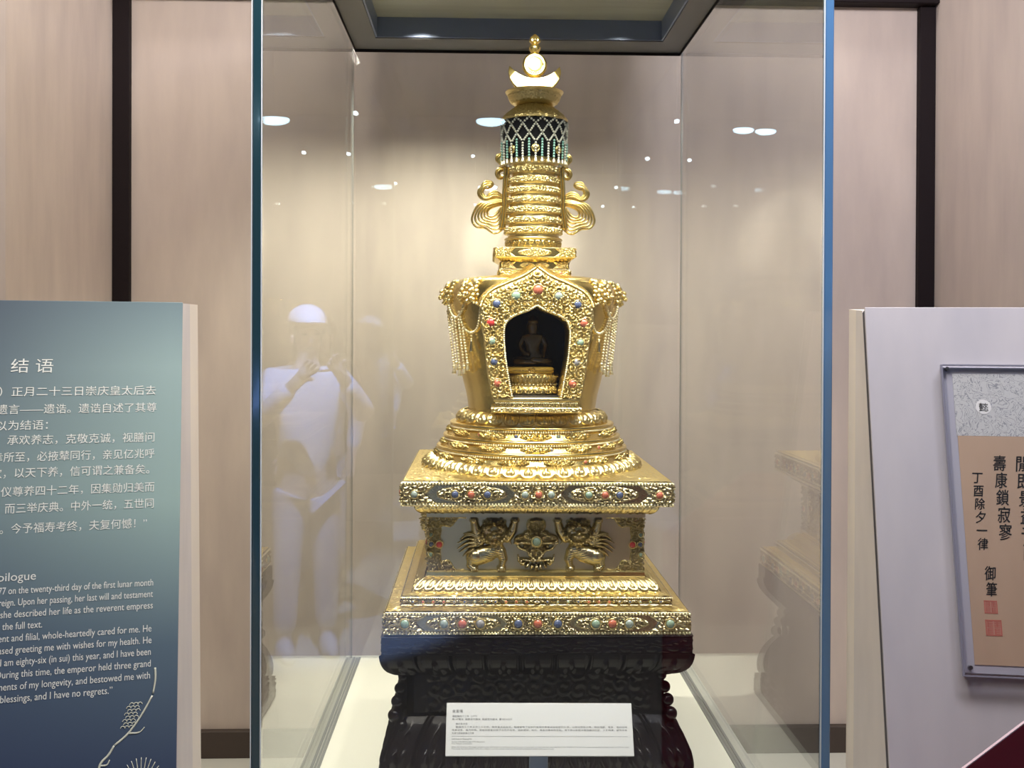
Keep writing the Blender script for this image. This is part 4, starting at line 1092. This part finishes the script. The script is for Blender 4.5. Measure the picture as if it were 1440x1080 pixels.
# ================================================================== LEFT TEXT BOARD
def lean_stand(name, label, P, ang, tilt, width, sgn, face_m, backx_t, backx_b, side_t, gap=.007):
    """wedge-shaped board stand: upright back, leaning face. Origin on the floor under the visible face corner."""
    t = thing(name, label, 'display board', (0, 0, 0))
    X = Vector((math.cos(ang), math.sin(ang), 0)); B = Vector((-X.y, X.x, 0)); Zt = (Vector((0, 0, 1)) + B * tilt).normalized(); Nn = Zt.cross(X)
    H = P.z / Zt.z
    t.location = (P.x, P.y, 0)
    Fm = Matrix(((X.x, Nn.x, Zt.x, 0), (X.y, Nn.y, Zt.y, 0), (X.z, Nn.z, Zt.z, P.z), (0, 0, 0, 1)))
    face = build('face_board', [bbox(min(0, -sgn * width), max(0, -sgn * width), 0, .006, -H + .04, 0, .001)], face_m, t, False); face.matrix_local = Fm
    gp = build('gap_shade_strip', [box(min(-sgn * .0006, -sgn * (width - .004)), max(-sgn * .0006, -sgn * (width - .004)), .006, .006 + gap, -H + .03, -.004)], M['gap'], t, False); gp.matrix_local = Fm  # solid dark strip, its colour stands in for shade in the joint
    # body: top/bottom corners in stand coordinates
    def pt(v): return v - Vector((P.x, P.y, 0))
    Pb = P + Nn * (.006 + gap); floor_k = -(P.z) / Zt.z
    fb = Pb + Zt * ((0 - Pb.z) / Zt.z)
    other = X * (-sgn * width)
    top_back = Vector((backx_t[0], backx_t[1], P.z)); bot_back = Vector((backx_b[0], backx_b[1], 0))
    ft = Pb.copy(); ft.z = Pb.z
    st_ = ft.lerp(top_back, .45); sb_ = bot_back + (st_ - top_back) * 1.15; sb_.z = 0
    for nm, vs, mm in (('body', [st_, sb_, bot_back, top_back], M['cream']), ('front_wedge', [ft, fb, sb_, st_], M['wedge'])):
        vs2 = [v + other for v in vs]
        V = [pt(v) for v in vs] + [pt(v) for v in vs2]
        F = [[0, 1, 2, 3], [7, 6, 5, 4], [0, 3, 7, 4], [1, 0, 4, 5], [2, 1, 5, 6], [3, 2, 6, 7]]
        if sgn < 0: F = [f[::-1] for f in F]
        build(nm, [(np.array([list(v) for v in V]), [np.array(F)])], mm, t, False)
    return t, face, Fm
PL = Vector((-0.5183, 1.75, 1.6312)); PR = Vector((0.6808, 1.75, 1.6283))
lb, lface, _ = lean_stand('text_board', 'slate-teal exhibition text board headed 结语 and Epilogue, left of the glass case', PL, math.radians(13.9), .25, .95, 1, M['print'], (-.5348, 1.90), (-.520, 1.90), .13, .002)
T = []
cl = [("（1777）正月二十三日崇庆皇太后去", -.326, -.041, -.164), ("留下的遗言——遗诰。遗诰自述了其尊", -.336, -.0395, -.1932), ("以为结语：", -.2830, -.2068, -.2196), ("仁孝，承欢养志，克敬克诚，视膳问", -.318, -.042, -.2436), ("幸所至，必掖辇同行，亲见亿兆呼", -.2860, -.0415, -.2710),
      ("欢，以天下养，信可谓之兼备矣。", -.2870, -.0490, -.2967), ("母仪尊养四十二年，因集勋归美而", -.2870, -.0405, -.3264), ("而三举庆典。中外一统，五世同", -.2640, -.0411, -.3531), ("堂。今予福寿考终，夫复何憾！”", -.2860, -.0510, -.3848)]
T.append(text('结', -.2664, -.2400, -.1215, .0255)); T.append(text('语', -.2290, -.2025, -.1215, .0255))
for s, a, b_, z in cl: T.append(text(s, a, b_, z + .0025, .0172))
build('chinese_lettering', [t_ for t_ in T[2:] if t_], M['letter'], lface, False); build('chinese_heading', T[:2], M['letter'], lface, False)
T = [text('Epilogue', -.277, -.2142, -.4565, .0185)]
el = [("1777 on the twenty-third day of the first lunar month", -.276, -.0395), ("reign. Upon her passing, her last will and testament", -.2655, -.0395), ("document, she described her life as the reverent empress", -.3170, -.0393), ("from the full text.", -.285, -.2020), ("benevolent and filial, whole-heartedly cared for me. He", -.3000, -.0407), ("pleased greeting me with wishes for my health. He", -.276, -.0403),
      ("year. I am eighty-six (in sui) this year, and I have been", -.285, -.0411), ("During this time, the emperor held three grand", -.2640, -.0408), ("achievements of my longevity, and bestowed me with", -.298, -.0415), ("unprecedented blessings, and I have no regrets.”", -.334, -.0967)]
for i, (s, a, b_) in enumerate(el): T.append(text(s, a, b_, -.4765 - .0179 * i, .0152))
build('english_lettering', [t_ for t_ in T if t_], M['letter'], lface, False)
br = []
def stroke(P, r0, r1): 
    C = catmull([(x, -.0006, z) for x, z in P], 6); br.append(tube(C, np.linspace(r0, r1, len(C)), 6, .3))
stroke([(-.034, -.604), (-.0335, -.622), (-.0365, -.643)], .0016, .0014); stroke([(-.0375, -.646), (-.052, -.672), (-.072, -.699), (-.092, -.715)], .0014, .0016)
stroke([(-.092, -.715), (-.1, -.728), (-.112, -.742), (-.116, -.775)], .0016, .002); stroke([(-.112, -.742), (-.102, -.742), (-.098, -.735)], .0014, .0008); stroke([(-.072, -.699), (-.056, -.699), (-.048, -.692)], .0014, .0006)
for k in range(24):
    u = (k % 3 - 1) * .0062 + ((k // 3) % 2) * .003; v = (k // 3) * .0048
    cx_, cz_ = -.074 + u + v * .28, -.692 + v
    aa_ = np.linspace(.2, PI - .2, 6); stroke([(cx_ + .0034 * math.cos(a), cz_ + .0042 * math.sin(a)) for a in aa_], .0006, .0006)
for k in range(13):
    a = math.radians(15 + k * 12.5); stroke([(-.052 + .012 * math.cos(a), -.778 + .012 * math.sin(a)), (-.052 + .034 * math.cos(a), -.778 + .042 * math.sin(a))], .0009, .0005)
build('pine_branch_drawing', br, M['line'], lface, True)

# ================================================================== RIGHT BOARD AND FRAMED SCROLL
rb_, rface, RM = lean_stand('display_board', 'grey-lilac leaning board with cream side carrying a framed calligraphy scroll, right of the glass case', PR, math.radians(-8.8), .26, .95, -1, M['lilac_board'], (.7086, 1.90), (.7070, 1.90), .13, .016)
sc = thing('framed_scroll', 'calligraphy scroll on tan silk under a screwed clear acrylic sheet, on the grey-lilac board', 'framed scroll')
sc.location = (PR.x, PR.y, 0); 
SM = RM.copy()
def fb(name, parts, m, parent=sc, smooth=False, **k):
    o = build(name, parts, m, parent, smooth, **k)
    if parent is sc: o.matrix_local = SM
    return o
SX0, SX1, SZ0, SZ1 = .1196, .66, -.6130, -.1090
fb('mount_sheet', [bbox(SX0, SX1, -.0085, -.0005, SZ0, SZ1, .001)], M['mount'])
paper = fb('scroll_paper', [box(.1386, .64, -.0093, -.0086, -.5990, -.2290)], M['paper'])
bro = fb('brocade_border', [box(.1372, .64, -.0094, -.0086, -.2290, -.1220)], M['brocade'])
a = np.linspace(0, 2 * PI, 40, endpoint=False)
disc = fb('round_cartouche', [prism(np.c_[.1838 + .0125 * np.cos(a), -.1790 + .0125 * np.sin(a)], -.0098, -.0094)], M['disc'], bro)
fb('cartouche_character', [text('懿', .1763, .1913, -.1855, .0155, y=-.0101)], M['black_ink'], disc)
cols = [("丁酉除夕一律", .1655, -.2880, -.4190, .0205, .0165), ("壽康鎖寂寥", .2022, -.2600, -.4020, .0275, .0205), ("閒即景益千酉", .2380, -.2600, -.4330, .0285, .0215), ("御筆", .1735, -.4420, -.4930, .0240, .0175)]
for s, x, zt2, zb2, h, wd2 in cols:
    pitch = (zt2 - zb2) / len(s); parts = []
    for i, ch in enumerate(s):
        tsz = text(ch, x - wd2 / 2, x + wd2 / 2, zt2 - pitch * (i + .5) - h * .40, h * 1.02, shear=.14, y=-.0096)
        if tsz: parts += [(tsz[0] + np.array([dx, -abs(dx) * .1, dx * .6]), tsz[1]) for dx in (-.00035, .00035)]
    fb('brushed_characters', parts, M['black_ink'], paper, label='brushed column ' + s)
def seal(x, z, s, seed):
    r = random.Random(seed); k = s / 2; parts = [box(x - k, x + k, -.0096, -.0094, z - k, z - k + s * .07), box(x - k, x + k, -.0096, -.0094, z + k - s * .07, z + k), box(x - k, x - k + s * .07, -.0096, -.0094, z - k, z + k), box(x + k - s * .07, x + k, -.0096, -.0094, z - k, z + k)]
    for i in range(2):
        for j in range(2):
            cx_ = x + (i - .5) * s * .44; cz_ = z + (j - .5) * s * .44
            for l in range(4):
                q_ = (l - 1.5) * s * .105
                parts.append(box(cx_ - s * .18, cx_ + s * .18, -.0096, -.0094, cz_ + q_ - s * .024, cz_ + q_ + s * .024))
            v_ = r.choice([-.12, 0, .12]) * s; parts.append(box(cx_ + v_ - s * .024, cx_ + v_ + s * .024, -.0096, -.0094, cz_ - s * .18, cz_ + s * .18))
    return parts
fb('red_seal', seal(.1700, -.5085, .0205, 1), M['seal'], paper, label='upper red seal'); fb('red_seal', seal(.1720, -.5410, .0250, 2), M['seal'], paper, label='lower larger red seal')
for x_, z_, k_ in ((.1700, -.5085, .0100), (.1720, -.5410, .0122)): fb('seal_wash', [box(x_ - k_, x_ + k_, -.00938, -.0093, z_ - k_, z_ + k_)], M['seal_wash'], paper)
fb('acrylic_sheet', [bbox(SX0 - .002, SX1 + .002, -.0150, -.0110, SZ0 - .004, SZ1 + .002, .001)], M['acrylic'])
fb('sheet_edge_shade', [box(SX0 - .0022, SX0 + .0008, -.0155, -.0105, SZ0 - .004, SZ1 + .002), box(SX1 - .0008, SX1 + .0022, -.0155, -.0105, SZ0 - .004, SZ1 + .002),
                  box(SX0 + .0008, SX1 - .0008, -.0155, -.0105, SZ1 + .0002, SZ1 + .0025), box(SX0 + .0008, SX1 - .0008, -.0155, -.0105, SZ0 - .0045, SZ0 - .0022)], M['sheet_edge_shade'])  # grey strips paint in the shadow along the edges of the sheet
for x, z in ((.1275, -.1140), (.1304, -.6035), (.652, -.1140), (.652, -.6035)):
    fb('screw', [prism(np.c_[x + .0032 * np.cos(a), z + .0032 * np.sin(a)], -.0160, -.0090)], M['steel'])

# ================================================================== MAROON BOARD, LOWER RIGHT CORNER
mr_ = thing('maroon_reading_board', 'dark maroon slanted board with a pale pink edge at the lower right corner', 'board', (0.62, 1.10, 0))
poly = [(-.125, -.19), (.10, -.0233), (.32, -.0233), (.32, -.9), (-.125, -.9)]
build('panel', [xf(prism(poly, 0, .004), Matrix.Translation((0, .02, 1.228)))], M['maroon'], mr_, False)
d2 = Vector((.425, 0, .315)).normalized(); nn2 = Vector((-d2.z, 0, d2.x))
e = [(-.125, -.19), (.10, -.0233)]
build('pale_edge', [xf(prism([e[0], e[1], (e[1][0] + nn2.x * .0012, e[1][1] + nn2.z * .0012), (e[0][0] + nn2.x * .0012, e[0][1] + nn2.z * .0012)], 0, .004), Matrix.Translation((0, .02, 1.228)))], M['pink_edge'], mr_, False)
build('foot', [bbox(-.10, .30, -.10, .14, 0, .327, .004)], M['maroon'], mr_, False)

# ================================================================== GALLERY LAMPS (seen in the front glass)
lamps = [(-1.336, -3.737, .022, 0), (-1.007, -3.776, .022, 0), (-.778, -2.375, .022, 0), (-.067, -3.813, .020, 0), (1.281, -3.860, .024, 0), (1.241, -2.512, .022, 0), (1.616, -3.903, .022, 0),
         (-1.324, -2.596, .085, 1), (.056, -2.57, .080, 1), (1.736, -2.762, .060, 1), (1.895, -2.799, .060, 1)]
for i, (x, y, r, kind) in enumerate(lamps):
    lp = thing('gallery_lamp', 'lit ceiling lamp mirrored as a bright bluish spot in the front glass', 'lamp', (x, y, 2.94), 'ceiling lamps mirrored in the front glass')
    build('housing', [tube([(0, 0, .46), (0, 0, .07), (0, 0, .055), (0, 0, .03), (0, 0, .012)], [.004, .004, r * 1.0, r * 1.15, r * 1.15], 16)], M['lamp_body'], lp)
    build('lens', [sphere((0, 0, 0.0), r * .62, 16, 8, (1.9, 1, .62) if kind else (1.2, 1, 1))], M['lens_dim'] if kind else M['lens'], lp)

# ================================================================== VISITORS (their reflections stand in the front glass)
M['skin'] = mat('skin', (0.52, 0.36, 0.28), 0.5)
M['jacket'] = mat('pale_jacket', (0.62, 0.64, 0.68), 0.7, bump=('noise', 40, 0.2, 0.01))
M['trousers'] = mat('pale_blue_trousers', (0.42, 0.47, 0.56), 0.75, bump=('noise', 30, 0.2, 0.01))
M['cap'] = mat('white_cap', (0.70, 0.71, 0.72), 0.7)
M['hair'] = mat('dark_hair', (0.015, 0.012, 0.011), 0.5)
M['shoe'] = mat('light_shoes', (0.60, 0.60, 0.60), 0.5)

def skinned(name, J, E, m, parent, lev=2):
    me = bpy.data.meshes.new(name); me.from_pydata([j[:3] for j in J], E, [])
    o = bpy.data.objects.new(name, me); COL.objects.link(o); o.parent = parent
    md = o.modifiers.new('skin', 'SKIN'); md.use_smooth_shade = True
    for v, j in zip(me.skin_vertices[0].data, J): v.radius = (j[3], j[4] if len(j) > 4 else j[3]); v.use_root = False
    me.skin_vertices[0].data[0].use_root = True
    sd = o.modifiers.new('sub', 'SUBSURF'); sd.levels = lev; sd.render_levels = lev
    me.materials.append(m); return o

def visitor(name, label, loc, turn, raise_arm, hat, h=1.66):
    t = thing(name, label, 'person', loc); t.rotation_euler = (0, 0, turn)
    k = h / 1.70
    def S_(J): return [tuple(v * k for v in j) for j in J]
    # local: faces +y; z up. pelvis is the root
    sh, el, ha = ((.185, .0, 1.38), (.27, .16, 1.20), (.10, .34, 1.42)) if raise_arm else ((.185, 0, 1.38), (.245, .0, 1.10), (.235, .08, .86))
    sl, ell, hl = (-.185, 0, 1.38), ((-.27, .14, 1.18) if raise_arm else (-.245, -.02, 1.10)), ((-.10, .34, 1.40) if raise_arm else (-.235, .06, .86))
    def mid(a, b, f): return tuple(a[i] + (b[i] - a[i]) * f for i in range(3))
    J = [(0, 0, .92, .145, .10), (0, 0, 1.12, .125, .095), (0, .01, 1.30, .150, .105), (0, 0, 1.42, .075), (0, .005, 1.50, .052), (0, .02, 1.575, .072, .085), (0, .015, 1.65, .072, .085),
         sh + (.058,), el + (.042,), ha + (.030,), sl + (.058,), ell + (.042,), hl + (.030,),
         (.085, 0, .86, .088), (.095, .015, .48, .056), (.10, -.01, .09, .038), (.105, .12, .04, .034), (-.085, 0, .86, .088), (-.10, .03, .48, .056), (-.115, .03, .09, .038), (-.125, .16, .04, .034)]
    E = [(0, 1), (1, 2), (2, 3), (3, 4), (4, 5), (5, 6), (2, 7), (7, 8), (8, 9), (2, 10), (10, 11), (11, 12), (0, 13), (13, 14), (14, 15), (15, 16), (0, 17), (17, 18), (18, 19), (19, 20)]
    for hand, el_ in ((9, 8), (12, 11)):
        hx = np.array(J[hand][:3]); d = hx - np.array(J[el_][:3]); d /= np.linalg.norm(d)
        side = np.cross(d, [0, 1.0, .2]); side /= np.linalg.norm(side); cur = np.cross(side, d)
        p = len(J); J.append(tuple(hx + d * .055) + (.030,)); E.append((hand, p))
        for i, L in enumerate((.060, .072, .068, .052)):
            b0 = hx + d * .085 + side * (-.030 + .020 * i); a_ = len(J)
            J.append(tuple(b0) + (.0095,)); J.append(tuple(b0 + d * L * .5 + cur * .008) + (.0085,)); J.append(tuple(b0 + d * L * .85 + cur * .030) + (.0075,))
            E += [(p, a_), (a_, a_ + 1), (a_ + 1, a_ + 2)]
        a_ = len(J); b0 = hx + d * .035 - side * .032
        J.append(tuple(b0) + (.011,)); J.append(tuple(b0 + d * .035 - side * .018 + cur * .02) + (.009,)); E += [(hand, a_), (a_, a_ + 1)]
    skinned('body', S_(J), E, M['skin'], t)
    jk = [(0, 0, .84, .165, .125), (0, 0, 1.10, .150, .118), (0, .01, 1.30, .170, .125), (0, 0, 1.415, .100, .095), sh + (.078,), el + (.060,), mid(el, ha, .86) + (.046,), sl + (.078,), ell + (.060,), mid(ell, hl, .86) + (.046,)]
    skinned('jacket', S_(jk), [(0, 1), (1, 2), (2, 3), (2, 4), (4, 5), (5, 6), (2, 7), (7, 8), (8, 9)], M['jacket'], t)
    tr = [(0, 0, .90, .150, .112), (.088, 0, .80, .104), (.097, .015, .48, .076), (.102, -.005, .10, .062), (-.088, 0, .80, .104), (-.102, .03, .48, .076), (-.117, .035, .10, .062)]
    skinned('trousers', S_(tr), [(0, 1), (1, 2), (2, 3), (0, 4), (4, 5), (5, 6)], M['trousers'], t)
    for x, y in ((.103, .03), (-.121, .06)):
        P = np.array(sphere((0, 0, 0), 1, 16, 10)[0]); F = sphere((0, 0, 0), 1, 16, 10)[1]
        V = P * [.048, .135, .06]; V[:, 2] = np.maximum(V[:, 2], -.042) + .045; V[:, 2] -= np.maximum(0, V[:, 1]) * .25 * (V[:, 2] > .03)
        build('shoe', [((V + [x, y + .03, 0]) * k, F)], M['shoe'], t)
    # face: nose, eyes, mouth, ears
    fc = [sphere((0, .118, 1.585), .016, 10, 8, (.8, 1.1, 1.3))] + [sphere((s_ * .079, .02, 1.59), .022, 10, 8, (.4, .8, 1.3)) for s_ in (-1, 1)]
    build('face_features', [(V * k, F) for V, F in fc], M['skin'], t)
    build('eyes_and_mouth', [(V * k, F) for V, F in [sphere((s_ * .030, .098, 1.612), .010, 8, 6, (1.3, .6, .7)) for s_ in (-1, 1)] + [sphere((0, .104, 1.545), .018, 8, 6, (1.2, .5, .3))]], M['hair'], t)
    hp = sphere((0, -.005, 1.635), .108, 20, 14, (.86, 1.02, .92)); keep = hp[0]
    V = keep.copy(); V[:, 2] = np.where(V[:, 1] > .03, np.maximum(V[:, 2], 1.655), V[:, 2])
    build('hair', [(V * k, hp[1])], M['hair'], t)
    if hat:
        cp = sphere((0, 0, 1.675), .115, 20, 12, (.88, 1.02, .80)); V = cp[0].copy(); V[:, 2] = np.maximum(V[:, 2], 1.672)
        brim = sphere((0, .12, 1.672), .085, 20, 8, (.95, 1.0, .10))
        build('cap', [(V * k, cp[1]), (brim[0] * k, brim[1])], M['cap'], t)
visitor('visitor', 'person in pale jacket and white cap with raised arms, mirrored in the glass at left', (-.86, -1.15, 0), -.35, True, True)
visitor('visitor', 'bareheaded person in pale jacket with lowered arms, mirrored faintly left of the stupa', (-.98, -2.35, 0), .25, False, False)
